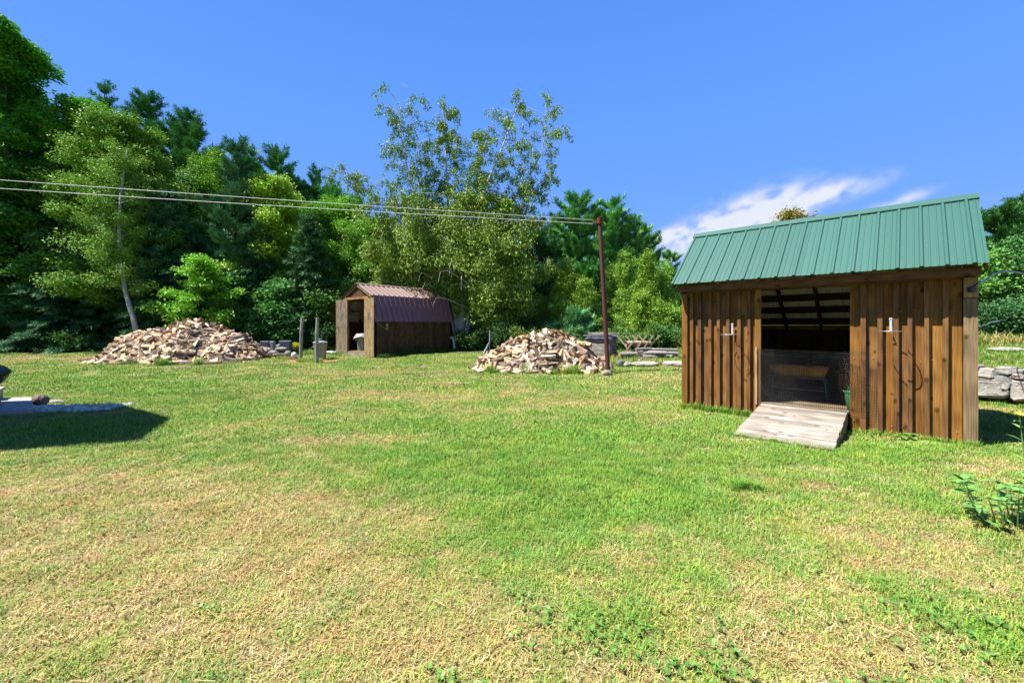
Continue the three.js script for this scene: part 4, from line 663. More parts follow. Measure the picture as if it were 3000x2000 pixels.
function crown(tree, kind, spots, color, r, mat = LEAF, jitter = 0.3) {   // spots: [position, yaw, pitch, scale]
  const G = clumps[kind], n = spots.length, shade = (m, i) => { const a = 1 + (r() - 0.5) * jitter, b = (r() - 0.5) * jitter * 0.5; m.setColorAt(i, new THREE.Color().setRGB(color[0] * (a + b), color[1] * a, color[2] * (a - b * 0.6))); };
  G.forEach((g, k) => {
    const mine = spots.filter((_, i) => i % G.length === k); if (!mine.length) return;
    const m = new THREE.InstancedMesh(g, mat, mine.length), q = new THREE.Quaternion();
    mine.forEach(([p, yaw, pitch, s], i) => { q.setFromEuler(new THREE.Euler(pitch, yaw, (r() - 0.5) * 0.6, 'YXZ')); m.setMatrixAt(i, M4.compose(p, q, V(s, s, s))); shade(m, i); });
    m.name = 'crown'; m.userData.kind = 'stuff'; tree.add(shadows(m));
  });
}
// broad-leaved tree
function broadleaf(t, r, o) {
  const { H, R, cb = 0.15, N, kind, color, trunk = 'grey', limbs = 32, up = 0.5, masses = 5, cone = 0, lean = 0, tr = 0.012 * H + 0.03, mass = 0.36, sc = 1, mat = LEAF, jitter = 0.3, top = 1.0 } = o, wood = [], spots = [];
  const path = (y) => V(lean * y / H + 0.12 * Math.sin(y * 0.5 + o.px), y, 0.1 * Math.cos(y * 0.6 + o.px * 2));
  wood.push(limb([path(-0.3), path(H * 0.25), path(H * 0.5), path(H * 0.75), path(H * 0.96)], tr, 0.02, 9, 14));
  const prof = (s) => cone ? Math.pow(1 - s, 0.75) * 0.95 + 0.06 : (s < 0.3 ? lerp(0.72, 1, s / 0.3) : Math.pow(Math.max(0, 1 - Math.pow((s - 0.3) / 0.7, 1.9)), 0.62 / top));
  const per = N / limbs / masses;
  for (let k = 0; k < limbs; k++) {
    const s = (k + r()) / limbs, y1 = H * lerp(cb, 0.97, s), len = R * prof(s) * (0.55 + 0.55 * r()) * (1 + 0.4 * n2(k * 0.9 + o.px, s * 4)) + 0.15, rise = len * up * (0.5 + r() * 0.8), y0 = Math.max(H * 0.06, y1 - rise), a = k * 2.4 + r() * 0.8, b = path(Math.min(y0, H * 0.95)), tip = V(b.x + Math.cos(a) * len, y1, b.z + Math.sin(a) * len), mid = b.clone().lerp(tip, 0.5).add(V(0, rise * 0.15 - 0.1, 0));
    wood.push(limb([b, mid, tip], Math.max(0.014, tr * 0.36 * (1 - s * 0.6)), 0.006, 5, 6));
    for (let m = 0; m < masses; m++) {
      const f = lerp(0.38, 1.02, (m + r() * 0.8) / masses), c = f < 0.5 ? b.clone().lerp(mid, f * 2) : mid.clone().lerp(tip, f * 2 - 1); c.add(V(gauss(r) * len * 0.16, gauss(r) * 0.2, gauss(r) * len * 0.16));
      const n = Math.round(per * (0.5 + r())), w = mass * (0.7 + 0.6 * r());
      for (let i = 0; i < n; i++) spots.push([V(c.x + gauss(r) * w, Math.max(0.15, c.y + gauss(r) * w * 0.55), c.z + gauss(r) * w), r() * 6.283, (r() - 0.5) * 0.5, sc * (0.75 + r() * 0.5)]);
    }
  }
  part('trunk', wood, trunkMats[trunk], t); crown(t, kind, spots, color, r, mat, jitter);
}
// pine: open whorls of upswept boughs; spruce: close drooping boughs to the ground
function conifer(t, r, o) {
  const { H, R, cb = 0.12, kind = 'pine', color, trunk = 'dark', tiers = Math.round(H * 1.5), per = 6, sc = 1.0, rag = 0.45, lean = 0, dens = 1 } = o, wood = [], spots = [], tr = 0.011 * H + 0.04;
  wood.push(limb([V(0, -0.3, 0), V(lean * 0.4, H * 0.5, 0), V(lean, H, 0)], tr, 0.012, 8, 10));
  for (let k = 0; k < tiers; k++) {
    const s = (k + r() * 0.5) / tiers, y = H * lerp(cb, 0.985, s), prof = kind === 'pine' ? Math.pow(1 - s, 0.62) * (0.8 + 0.35 * Math.sin(s * 9 + o.px)) : Math.pow(1 - s, 0.85), n = per;
    for (let j = 0; j < n; j++) {
      const len = R * (prof * (1 - rag + rag * 2 * r()) + 0.05), a = j / n * 6.283 + k * 1.7 + r() * 0.6, lift = kind === 'pine' ? len * (0.12 + 0.45 * s + 0.2 * (r() - 0.5)) : -len * (0.28 - 0.5 * s), b = V(lean * y / H, y, 0), tip = V(b.x + Math.cos(a) * len, y + lift, Math.sin(a) * len), mid = b.clone().lerp(tip, 0.55).add(V(0, kind === 'pine' ? -0.08 * len : 0.06 * len, 0));
      if (len > 0.35) wood.push(limb([b, mid, tip], 0.02 + len * 0.008, 0.006, 4, 4));
      const m = Math.max(1, Math.round(len * (kind === 'pine' ? 4.8 : 5.5) * dens));
      for (let i = 0; i < m; i++) {
        const f = lerp(kind === 'pine' ? 0.38 : 0.22, 1.0, Math.pow((i + r()) / m, 0.8)), c = f < 0.55 ? b.clone().lerp(mid, f / 0.55) : mid.clone().lerp(tip, (f - 0.55) / 0.45), side = gauss(r) * len * 0.17 * (1.2 - f * 0.5);
        c.add(V(-Math.sin(a) * side, gauss(r) * 0.09 + (kind === 'pine' ? 0.07 : -0.05), Math.cos(a) * side)); c.y = Math.max(0.12, c.y);
        spots.push([c, Math.PI / 2 - a + gauss(r) * 0.5, kind === 'pine' ? -0.35 - r() * 0.4 : 0.1 + r() * 0.3, sc * (0.75 + r() * 0.5)]);
      }
    }
  }
  part('trunk', wood, trunkMats[trunk], t); crown(t, kind, spots, color, r, NEEDLE, 0.28);
}
const GREEN = { maple: [0.105, 0.335, 0.024], mapleD: [0.10, 0.30, 0.05], olive: [0.19, 0.345, 0.036], yellow: [0.27, 0.43, 0.036], birch: [0.225, 0.335, 0.045], pine: [0.075, 0.215, 0.055], pineL: [0.14, 0.345, 0.08], spruce: [0.06, 0.165, 0.07], bright: [0.21, 0.46, 0.03], shade: [0.09, 0.26, 0.06], blue: [0.14, 0.325, 0.13] };
let treeSeed = 100;
function tree(build, name, label, px, d, topY, R, o, group) {
  const x = xAt(px, d), y = groundY(x, -d), H = EYE + (HORIZON - topY) / F * d - y, t = thing(name, label, 'tree', [x, y, -d], 0, group);
  const r = rngOf(treeSeed++), k = 0.85 + 0.35 * r(), w = 0.93 + 0.14 * r(); build(t, r, { H, R, px, ...o, color: [o.color[0] * k * w, o.color[1] * k, o.color[2] * k / w] }); return t;
}
const B = broadleaf, K = conifer;
tree(B, 'maple_tree', 'tallest bright green maple at the left frame edge', 15, 20.5, 45, 3.7, { N: 5200, kind: 'maple', color: GREEN.maple, cb: 0.14, limbs: 52, masses: 6, mass: 0.45, up: 0.55, top: 1.15, jitter: 0.4 });
tree(B, 'ash_tree', 'deep green tree filling between the leaning white trunk and the bare black trunk', 545, 23, 470, 2.1, { N: 1800, kind: 'broad', color: [0.12, 0.3, 0.035], cb: 0.08, mass: 0.36, jitter: 0.5 });
tree(B, 'ash_tree', 'mid green tree right of the bare black trunk, behind the yellow green tree', 735, 23.5, 560, 1.9, { N: 1500, kind: 'broad', color: [0.13, 0.31, 0.035], cb: 0.08, mass: 0.36, jitter: 0.5 });
tree(B, 'ash_tree', 'mid green tree behind the narrow black green spruce', 915, 23, 590, 1.9, { N: 1600, kind: 'small', color: [0.17, 0.38, 0.035], cb: 0.08, mass: 0.36, sc: 1.25, jitter: 0.5 });
tree(B, 'maple_tree', 'dark green maple low between the grey boulder and left woodpile', 300, 20.8, 560, 2.2, { N: 1500, kind: 'maple', color: GREEN.shade, cb: 0.1, limbs: 32, mass: 0.36, up: 0.2 });
tree(B, 'maple_tree', 'shaded dark green maple standing under the tallest left maple', 95, 20.2, 480, 2.9, { N: 1900, kind: 'maple', color: GREEN.mapleD, cb: 0.12, limbs: 24, mass: 0.36, up: 0.2, trunk: 'pale' });
tree(B, 'maple_tree', 'dark maple low at the far left behind the grey boulder', -60, 19.8, 560, 2.8, { N: 1500, kind: 'maple', color: GREEN.mapleD, cb: 0.14, limbs: 22, up: 0.2 });
tree(B, 'birch_tree', 'broad olive green tree with a leaning white trunk behind the left woodpile', 395, 19.6, 315, 2.7, { N: 3000, kind: 'broad', color: GREEN.olive, cb: 0.2, limbs: 44, masses: 5, mass: 0.36, up: 0.5, trunk: 'birch', lean: -0.9, tr: 0.11, mat: GLOSSY, jitter: 0.5 });
tree(B, 'ash_tree', 'green tree between the tallest maple and the leaning white trunk', 235, 21.8, 290, 2.3, { N: 1700, kind: 'broad', color: GREEN.bright, cb: 0.3, limbs: 32, mass: 0.36, jitter: 0.4 });
tree(K, 'pine_tree', 'dark pine top farthest left above the broadleaf crowns', 305, 27, 243, 2.2, { color: GREEN.pine });
tree(K, 'pine_tree', 'dark pine with twin tufts above the leaning white trunk tree', 432, 27, 268, 2.6, { color: GREEN.pine });
tree(K, 'pine_tree', 'tall dark pine with layered boughs right of the leaning white trunk tree', 548, 26, 318, 2.9, { color: GREEN.pine, per: 7 });
tree(K, 'pine_tree', 'ragged dark pine half hidden left of the bare dark trunk', 500, 29, 380, 2.6, { color: GREEN.pine });
tree(B, 'ash_tree', 'sunlit bright yellow green tree left of the dark narrow pine', 620, 24, 440, 2.1, { N: 1700, kind: 'small', color: GREEN.bright, cb: 0.25, mass: 0.36, sc: 1.25 });
tree(K, 'pine_tree', 'dark narrow pine with a bare black trunk among bright trees', 690, 20.0, 412, 1.5, { color: GREEN.spruce, cb: 0.34, tiers: 16, per: 5, dens: 0.9 });
tree(K, 'pine_tree', 'dark pine just right of the bare black trunk', 738, 27, 425, 1.9, { color: GREEN.pine });
tree(K, 'pine_tree', 'pine with splayed upper boughs above the yellow green tree', 812, 26, 420, 2.1, { color: GREEN.pine });
tree(B, 'ash_tree', 'yellow green tree left of the small shed above the two posts', 795, 20.6, 512, 1.75, { N: 2100, kind: 'broad', color: GREEN.yellow, cb: 0.2, limbs: 36, mass: 0.34, mat: GLOSSY, jitter: 0.5, trunk: 'pale' });
tree(K, 'pine_tree', 'dark pine filling the gap between the bare black trunk and the sunlit tree', 655, 28, 462, 2.1, { color: GREEN.pine, per: 7 });
tree(K, 'pine_tree', 'dark pine top between the splayed pine and the small pine', 868, 28, 520, 2.1, { color: GREEN.pine, per: 7 });
tree(K, 'pine_tree', 'green pine above the bright leafy tree left of the big birch', 1045, 27, 585, 2.0, { color: GREEN.pineL, per: 7 });
tree(K, 'pine_tree', 'green pine showing through the left limbs of the big birch', 1125, 26, 640, 2.1, { color: GREEN.pineL, per: 7 });
tree(K, 'pine_tree', 'small pine top right of the yellow green tree', 925, 27, 488, 1.5, { color: GREEN.pine });
tree(K, 'pine_tree', 'pine with pale green tips left of the big birch', 975, 26, 535, 1.7, { color: GREEN.pineL });
tree(K, 'spruce_tree', 'narrow black green spruce left of the small shed', 908, 19.3, 618, 1.1, { kind: 'spruce', color: GREEN.spruce, tiers: 26, per: 8, cb: 0.03 });
tree(B, 'ash_tree', 'bright leafy tree left of the big birch above the shed roof', 1005, 23.5, 570, 2.1, { N: 1900, kind: 'small', color: GREEN.bright, cb: 0.12, mass: 0.36, sc: 1.25 });
tree(B, 'ash_tree', 'green tree directly above the small shed roof peak', 1085, 22.5, 640, 2.0, { N: 1700, kind: 'broad', color: [0.195, 0.391, 0.055], cb: 0.1, mass: 0.36 });
tree(B, 'beech_tree', 'small light green beech with fanned branches behind the left woodpile', 592, 17.6, 738, 1.55, { N: 620, kind: 'beech', color: [0.206, 0.456, 0.043], cb: 0.1, limbs: 26, masses: 3, mass: 0.28, up: -0.12, tr: 0.05, top: 0.55 });
tree(K, 'spruce_tree', 'dark pointed spruce rising between the leaning white trunk tree and the beech', 496, 18.7, 545, 1.35, { kind: 'spruce', color: GREEN.spruce, tiers: 30, per: 9, cb: 0.03 });
tree(K, 'spruce_tree', 'dark pointed spruce just right of the bare black trunk', 748, 19.6, 610, 1.1, { kind: 'spruce', color: GREEN.spruce, tiers: 26, per: 8, cb: 0.03 });
tree(K, 'spruce_tree', 'dark pointed spruce left of the tall layered pine', 372, 24, 300, 1.9, { kind: 'spruce', color: [0.06, 0.17, 0.055], tiers: 34, per: 8, cb: 0.1 });
tree(K, 'spruce_tree', 'dark spruce above the middle of the left woodpile', 480, 20.2, 610, 1.9, { kind: 'spruce', color: GREEN.spruce, tiers: 24, per: 9, cb: 0.03 });
tree(K, 'spruce_tree', 'dark hemlock in shade left of the left woodpile', 215, 19.5, 690, 2.2, { kind: 'spruce', color: GREEN.spruce, tiers: 24, per: 9, cb: 0.03 });
tree(K, 'spruce_tree', 'dark hemlock behind the left end of the left woodpile', 318, 21, 720, 2.1, { kind: 'spruce', color: [0.048, 0.134, 0.060], tiers: 24, per: 9, cb: 0.03 });
tree(B, 'maple_tree', 'shaded green maple sapling between the woodpile and the two posts', 690, 19.2, 790, 1.5, { N: 800, kind: 'maple', color: GREEN.shade, cb: 0.06, limbs: 18, mass: 0.4, tr: 0.05 });
tree(B, 'maple_tree', 'green maple sapling behind the two wooden posts', 840, 19, 830, 1.4, { N: 750, kind: 'maple', color: [0.098, 0.249, 0.052], cb: 0.05, limbs: 18, mass: 0.38, tr: 0.05 });
tree(B, 'ash_tree', 'leafy green sapling just left of the small shed', 965, 19.6, 800, 1.2, { N: 650, kind: 'broad', color: [0.162, 0.358, 0.055], cb: 0.05, limbs: 16, mass: 0.38, tr: 0.05 });
{
  const d = 16.95, px = 402, x = xAt(px, d), y = groundY(x, -d), t = thing('birch_tree', 'slender leaning birch with a bare white trunk just behind the left woodpile', 'tree', [x, y, -d]), r = rngOf(4300), wood = [], spots = [], P = (u, v, dz = 0) => { const p = at(u, v, d + dz); return V(p.x - x, p.y - y, p.z + d); };
  const pts = [P(404, 1040), P(396, 960), P(366, 850, 0.2), P(350, 720, 0.5), P(352, 580, 0.9), P(372, 440, 1.2)]; wood.push(limb(pts, 0.1, 0.03, 10, 18));
  const cv = new THREE.CatmullRomCurve3(pts); for (let k = 0; k < 34; k++) { const s = 0.3 + 0.7 * k / 34, b = cv.getPointAt(s), a = k * 2.4, len = 0.5 + r() * 0.9, tip = V(b.x + Math.cos(a) * len, b.y + 0.3 * len, b.z + Math.sin(a) * len); wood.push(limb([b, b.clone().lerp(tip, 0.5), tip], 0.016, 0.004, 5, 4)); for (let i = 0; i < 16; i++) { const f = 0.3 + r() * 0.75, q = b.clone().lerp(tip, f); spots.push([V(q.x + gauss(r) * 0.22, q.y + gauss(r) * 0.2, q.z + gauss(r) * 0.22), r() * 6.28, 0, 0.7 + r() * 0.4]); } }
  part('trunk', wood, std([0.6, 0.58, 0.55], { map: birchTex }), t); crown(t, 'small', spots, [0.2, 0.37, 0.045], r, GLOSSY, 0.5);
}
// the big birch: four stems, thin drooping twigs, open at the top
{
  const d = 19.3, px = 1345, x = xAt(px, d), y = groundY(x, -d), t = thing('birch_tree', 'big open crowned birch with several stems rising behind the small shed', 'tree', [x, y, -d]), r = rngOf(4242), wood = [], spots = [];
  const P = (px, py, dz = 0) => { const p = at(px, py, d + dz); return V(p.x - x, p.y - y, p.z + d); };
  const stems = [
    [[P(1340, 1050), P(1338, 960), P(1310, 840), P(1240, 650, 0.4), P(1190, 480, 0.5), P(1158, 285, 0.3)], 0.11, 0.62],
    [[P(1344, 1050), P(1345, 950), P(1340, 800, 0.6), P(1312, 600, 0.9), P(1305, 430, 1.0), P(1300, 305, 0.9)], 0.11, 1.0],
    [[P(1350, 1050), P(1352, 940), P(1368, 760, -0.3), P(1415, 570, -0.3), P(1472, 430, 0), P(1520, 300, 0.2)], 0.125, 0.75],
    [[P(1360, 1050), P(1370, 930), P(1420, 780), P(1480, 660, 0.3), P(1560, 560, 0.5), P(1600, 520, 0.4)], 0.08, 0.7],
    [[P(1338, 1050), P(1320, 930), P(1260, 800), P(1180, 690, 0.3), P(1080, 560, 0.2), P(1000, 500)], 0.07, 0.62],
  ];
  stems.push([[P(1346, 1050), P(1350, 930), P(1372, 740, 0.5), P(1395, 560, 0.6), P(1402, 400, 0.5)], 0.08, 0.8], [[P(1352, 1050), P(1362, 900), P(1400, 720, -0.2), P(1500, 590, 0.2), P(1588, 440, 0.4), P(1600, 300, 0.3)], 0.07, 0.7], [[P(1336, 1050), P(1325, 900, 0.4), P(1270, 720, 0.8), P(1240, 560, 0.9), P(1225, 400, 0.8)], 0.07, 0.7], [[P(1356, 1050), P(1380, 940), P(1450, 850, -0.1), P(1540, 800), P(1620, 790)], 0.05, 0.8]);
  const clear = (q) => { if (q.y < 3.5 && q.z > 0.45 && q.x < 0.6) q.z = 0.45 - (q.z - 0.45); return q; };
  stems.forEach(([pts, rad, dens], si) => {
    wood.push(limb(pts, rad, 0.01, 9, 20));
    const c = new THREE.CatmullRomCurve3(pts), n = 46;
    for (let k = 0; k < n; k++) {
      const s = lerp(0.24, 0.995, (k + r() * 0.7) / n), b = c.getPointAt(s), a = k * 2.4 + r(), low = 1 - smoothstep(s, 0.42, 0.68), len = lerp(0.95, 2.3, low) * (0.5 + r() * 0.7) * (si === 1 ? 0.9 : 1), tip = V(b.x + Math.cos(a) * len, b.y + len * lerp(0.55, 0.25, low) - 0.1, b.z + Math.sin(a) * len * 0.8), droop = V(tip.x + Math.cos(a) * 0.22, tip.y - 0.35 - 0.3 * r(), tip.z + Math.sin(a) * 0.2);
      wood.push(limb([b, b.clone().lerp(tip, 0.5).add(V(0, 0.08, 0)), tip, droop], 0.014 + 0.012 * low, 0.004, 5, 7));
      const m = Math.round(lerp(15, 26, low) * dens * (0.5 + r()));
      for (let i = 0; i < m; i++) { const f = r(), q = f < 0.6 ? b.clone().lerp(tip, 0.3 + f / 0.6 * 0.7) : tip.clone().lerp(droop, (f - 0.6) / 0.4), w = lerp(0.17, 0.42, low); spots.push([clear(V(q.x + gauss(r) * w, Math.max(0.2, q.y + gauss(r) * w * 0.8 - 0.1), q.z + gauss(r) * w)), r() * 6.283, (r() - 0.5) * 0.4, lerp(0.72, 1.0, low) * (0.75 + r() * 0.5)]); }
    }
  });
  // the hanging skirt of the crown, down to about the roof of the shed
  for (let k = 0; k < 170; k++) {
    const u = (r() - 0.5) * 2, yy = lerp(0.6, 6.6, Math.pow(r(), 0.85)), edge = 3.5 + 0.9 * n2(yy * 0.9, u > 0 ? 3 : 8) - 0.9 * Math.pow(Math.abs(yy - 3.6) / 3, 2), c = clear(V(u * edge * Math.pow(Math.abs(u), -0.25) - 0.35, yy, (r() - 0.5) * 3.2 - 0.4)); if (n2(c.x * 0.9, c.y * 0.9) < -0.3) continue;
    if (c.y > 4.8) wood.push(limb([V(c.x * 0.5, c.y + 0.5, c.z * 0.5), V(c.x, c.y + 0.25, c.z), V(c.x * 1.08, c.y - 0.3, c.z)], 0.012, 0.004, 4, 5)); const n = 8 + Math.floor(r() * 14), w = 0.25 + r() * 0.22; for (let i = 0; i < n; i++) spots.push([clear(V(c.x + gauss(r) * w, Math.max(0.25, c.y + gauss(r) * w), c.z + gauss(r) * w)), r() * 6.283, (r() - 0.5) * 0.4, 0.8 + r() * 0.5]);
  }
  for (let k = 0; k < 130; k++) { const left = k < 75, c = left ? V(lerp(-3.4, 0.7, r()), lerp(2.2, 4.4, r()), lerp(-1.0, 0.5, r())) : V(lerp(-0.2, 3.0, r()), lerp(0.5, 4.6, r()), lerp(-1.0, 0.9, r())); if (!left && c.x > 2.2 && c.y < 2 && r() < 0.6) continue; const n = 10 + Math.floor(r() * 12); for (let i = 0; i < n; i++) spots.push([clear(V(c.x + gauss(r) * 0.36, Math.max(0.25, c.y + gauss(r) * 0.34), c.z + gauss(r) * 0.3)), r() * 6.283, (r() - 0.5) * 0.4, 0.8 + r() * 0.5]); }
  const high = spots.filter((q) => q[0].y > 6.3), low = spots.filter((q) => q[0].y <= 6.3);
  crown(t, 'birchTop', high, [0.185, 0.30, 0.03], r, leafMat({ transmission: 0.2, specularIntensity: 0.25, roughness: 0.5 }), 0.6);
  part('trunk', wood, trunkMats.birch, t); crown(t, 'birch', low, GREEN.birch, r, GLOSSY, 0.5);
}
tree(B, 'ash_tree', 'mid green tree behind the left half of the big birch', 1200, 23.5, 690, 2.2, { N: 1700, kind: 'broad', color: [0.185, 0.358, 0.055], cb: 0.06, mass: 0.36 });
tree(B, 'ash_tree', 'mid green tree behind the right half of the big birch', 1430, 23, 650, 2.2, { N: 1700, kind: 'broad', color: [0.162, 0.315, 0.055], cb: 0.06, mass: 0.36 });
tree(K, 'pine_tree', 'dark pine right behind the big birch', 1560, 23.5, 640, 2.2, { color: [0.052, 0.157, 0.048], cb: 0.03, per: 8 });
tree(K, 'pine_tree', 'large green pine with pale boughs left of the rusty pole', 1690, 25, 582, 2.7, { color: GREEN.pineL, cb: 0.05, per: 8 });
tree(K, 'pine_tree', 'large green pine behind the top of the rusty pole', 1790, 27, 592, 2.6, { color: GREEN.pineL, per: 7 });
tree(K, 'pine_tree', 'green pine right of the rusty pole top', 1848, 28, 628, 2.0, { color: GREEN.pineL, per: 7 });
tree(K, 'pine_tree', 'broad green pine between the two large pines behind the pole', 1742, 29, 615, 2.6, { color: GREEN.pineL, cb: 0.05, per: 8 });
tree(K, 'pine_tree', 'broad shaded pine filling in left of the large pale pine', 1640, 28, 640, 2.4, { color: GREEN.pine, cb: 0.05, per: 8 });
tree(K, 'pine_tree', 'small rounded pine at the right end of the pine group', 1885, 30, 668, 2.0, { color: GREEN.pineL, cb: 0.05, per: 8 });
tree(K, 'pine_tree', 'lower dark pine left of the large pale pine', 1625, 26, 700, 1.9, { color: GREEN.pine, cb: 0.03, per: 8 });
tree(K, 'pine_tree', 'dark pine behind the young birches at the pole', 1745, 23.5, 770, 2.0, { color: GREEN.pine, cb: 0.03, per: 8 });
tree(K, 'pine_tree', 'distant pine left of the shed roof', 1905, 38, 728, 2.4, { color: GREEN.pineL });
tree(K, 'pine_tree', 'most distant pine touching the shed roof edge', 1965, 42, 742, 2.6, { color: GREEN.pineL });
tree(K, 'pine_tree', 'distant pine hidden low behind the shed left roof edge', 2030, 40, 760, 2.6, { color: GREEN.pineL });
for (const [px, d, ty, R, N, label] of [[1652, 19.4, 765, 0.85, 620, 'slim yellow green young birch left of the rusty pole'], [1718, 19.0, 812, 0.8, 520, 'short yellow green young birch just left of the rusty pole'], [1838, 19.6, 728, 0.9, 700, 'tallest yellow green young birch right of the rusty pole'], [1893, 19.0, 745, 0.85, 640, 'second yellow green young birch right of the rusty pole'], [1952, 19.2, 772, 0.85, 600, 'yellow green young birch nearest the shed corner'], [1600, 20.2, 868, 0.8, 420, 'low yellow green young birch behind the right woodpile'], [1785, 20.4, 780, 0.8, 480, 'yellow green young birch partly hidden behind the rusty pole'],
  [1866, 18.4, 850, 0.7, 420, 'smaller young birch in front of the tallest young birch'], [1925, 18.2, 870, 0.7, 400, 'smaller young birch in front, right of the sawbuck'], [1690, 20.6, 850, 0.8, 420, 'young birch behind the soft blue green pine'], [1975, 18.4, 900, 0.6, 330, 'smallest young birch beside the shed left corner']])
  tree(B, 'young_birch', label, px, d, ty, R, { N, kind: 'small', color: [0.235, 0.41, 0.045], cb: 0.03, limbs: 46, masses: 3, mass: 0.13, up: 1.1, tr: 0.03, trunk: 'pale', cone: 1, mat: GLOSSY, jitter: 0.45, sc: 0.8 });
tree(K, 'young_pine', 'soft blue green young white pine behind the right woodpile', 1690, 18.2, 925, 0.95, { color: GREEN.blue, cb: 0.03, tiers: 8, per: 7, sc: 0.75, dens: 1.6 });
tree(K, 'young_pine', 'low blue green young pine left of the rusty pole', 1625, 18.4, 965, 0.7, { color: GREEN.blue, cb: 0.03, tiers: 6, per: 7, sc: 0.7, dens: 1.6 });
tree(B, 'oak_tree', 'reddish green treetop peeping over the green shed roof', 2318, 19, 606, 1.25, { N: 420, kind: 'broad', color: [0.304, 0.283, 0.048], cb: 0.35, limbs: 16, masses: 3, mass: 0.3, up: 0.8, jitter: 0.6, top: 0.8 });
tree(K, 'pine_tree', 'dark pine right of the shed roof, nearest to it', 2915, 20, 615, 1.9, { color: GREEN.pine, per: 7, cb: 0.05 });
tree(K, 'pine_tree', 'dark pine at the right frame edge above the roof eave', 2985, 21, 588, 2.3, { color: GREEN.pine, per: 7, cb: 0.05 });
tree(K, 'pine_tree', 'dark pine cut by the right frame edge', 3080, 20, 560, 2.4, { color: GREEN.pine, per: 7, cb: 0.05 });
tree(B, 'ash_tree', 'green broadleaf tree right of the shed under the cable', 2920, 16.5, 740, 1.8, { N: 1500, kind: 'broad', color: [0.130, 0.304, 0.064], cb: 0.06, limbs: 32, mass: 0.36 });
tree(B, 'ash_tree', 'green broadleaf tree at the right frame edge under the pines', 3020, 16, 700, 2.0, { N: 1500, kind: 'broad', color: [0.109, 0.272, 0.064], cb: 0.06, limbs: 32, mass: 0.36 });

// bushes along the edge
function bush(px, d, R, H, color, label, kind = 'small', N = 300, mat = LEAF) {
  const x = xAt(px, d), y = groundY(x, -d), t = thing('bush', label, 'bush', [x, y, -d]), r = rngOf(9000 + Math.round(px)), wood = [], spots = [], n = 9;
  for (let k = 0; k < n; k++) { const a = k * 2.4 + r(), l = R * (0.4 + 0.6 * r()), tip = V(Math.cos(a) * l, H * (0.45 + 0.5 * r()), Math.sin(a) * l); wood.push(limb([V(0, -0.05, 0), V(tip.x * 0.35, tip.y * 0.55, tip.z * 0.35), tip], 0.018, 0.005, 5, 5)); for (let i = 0; i < N / n; i++) { const f = 0.25 + 0.8 * r(); spots.push([V(tip.x * f + gauss(r) * R * 0.24, Math.max(0.08, tip.y * f + gauss(r) * H * 0.12), tip.z * f + gauss(r) * R * 0.24), r() * 6.283, (r() - 0.5) * 0.6, 0.7 + r() * 0.5]); } }
  part('stem', wood, trunkMats.grey, t); crown(t, kind, spots, color, r, mat, 0.45);
}
bush(2905, 13.6, 0.85, 1.15, [0.075, 0.195, 0.060], 'round green bush above the stone wall by the shed corner', 'small', 420);
bush(2968, 13.2, 0.8, 1.3, [0.083, 0.210, 0.068], 'green bush above the stone wall near the right frame edge', 'small', 420);
bush(3040, 13, 0.9, 1.4, [0.075, 0.195, 0.060], 'green bush above the stone wall cut by the right frame edge', 'small', 420);
bush(2872, 13.9, 0.35, 0.7, [0.210, 0.068, 0.090], 'small purple leaved bush beside the shed corner', 'small', 110);
bush(1545, 17.4, 0.7, 1.0, [0.165, 0.255, 0.045], 'olive bush behind the left slope of the right woodpile', 'small', 260);
bush(1480, 17.8, 0.7, 1.2, [0.060, 0.150, 0.030], 'dark bush beside the grey metal stake', 'small', 260);
bush(1385, 18.6, 0.8, 0.9, [0.075, 0.180, 0.033], 'low bush at the drain pipe end of the small shed', 'small', 260);
bush(1930, 17.4, 0.8, 1.1, [0.090, 0.210, 0.045], 'green bush behind the sawbuck', 'small', 320);
bush(1985, 17.2, 0.6, 0.9, [0.225, 0.300, 0.045], 'yellow green bush at the shed left corner', 'small', 240);
bush(1840, 17.6, 0.8, 0.9, [0.112, 0.225, 0.045], 'green bush behind the board bin', 'small', 300);
bush(1745, 17.8, 0.7, 0.8, [0.120, 0.232, 0.045], 'low green bush left behind the board bin', 'small', 260);
bush(250, 18.6, 0.9, 0.7, [0.068, 0.195, 0.030], 'low bright green bush left of the left woodpile', 'broad', 200);
bush(160, 18.9, 0.9, 0.6, [0.075, 0.203, 0.030], 'low fern green bush near the grey boulder', 'broad', 190);
bush(700, 17.8, 0.8, 0.9, [0.045, 0.128, 0.033], 'dark low bush behind the right end of the left woodpile', 'small', 240);
bush(940, 18.6, 0.8, 1.0, [0.039, 0.112, 0.030], 'dark low bush behind the trash can', 'small', 240);

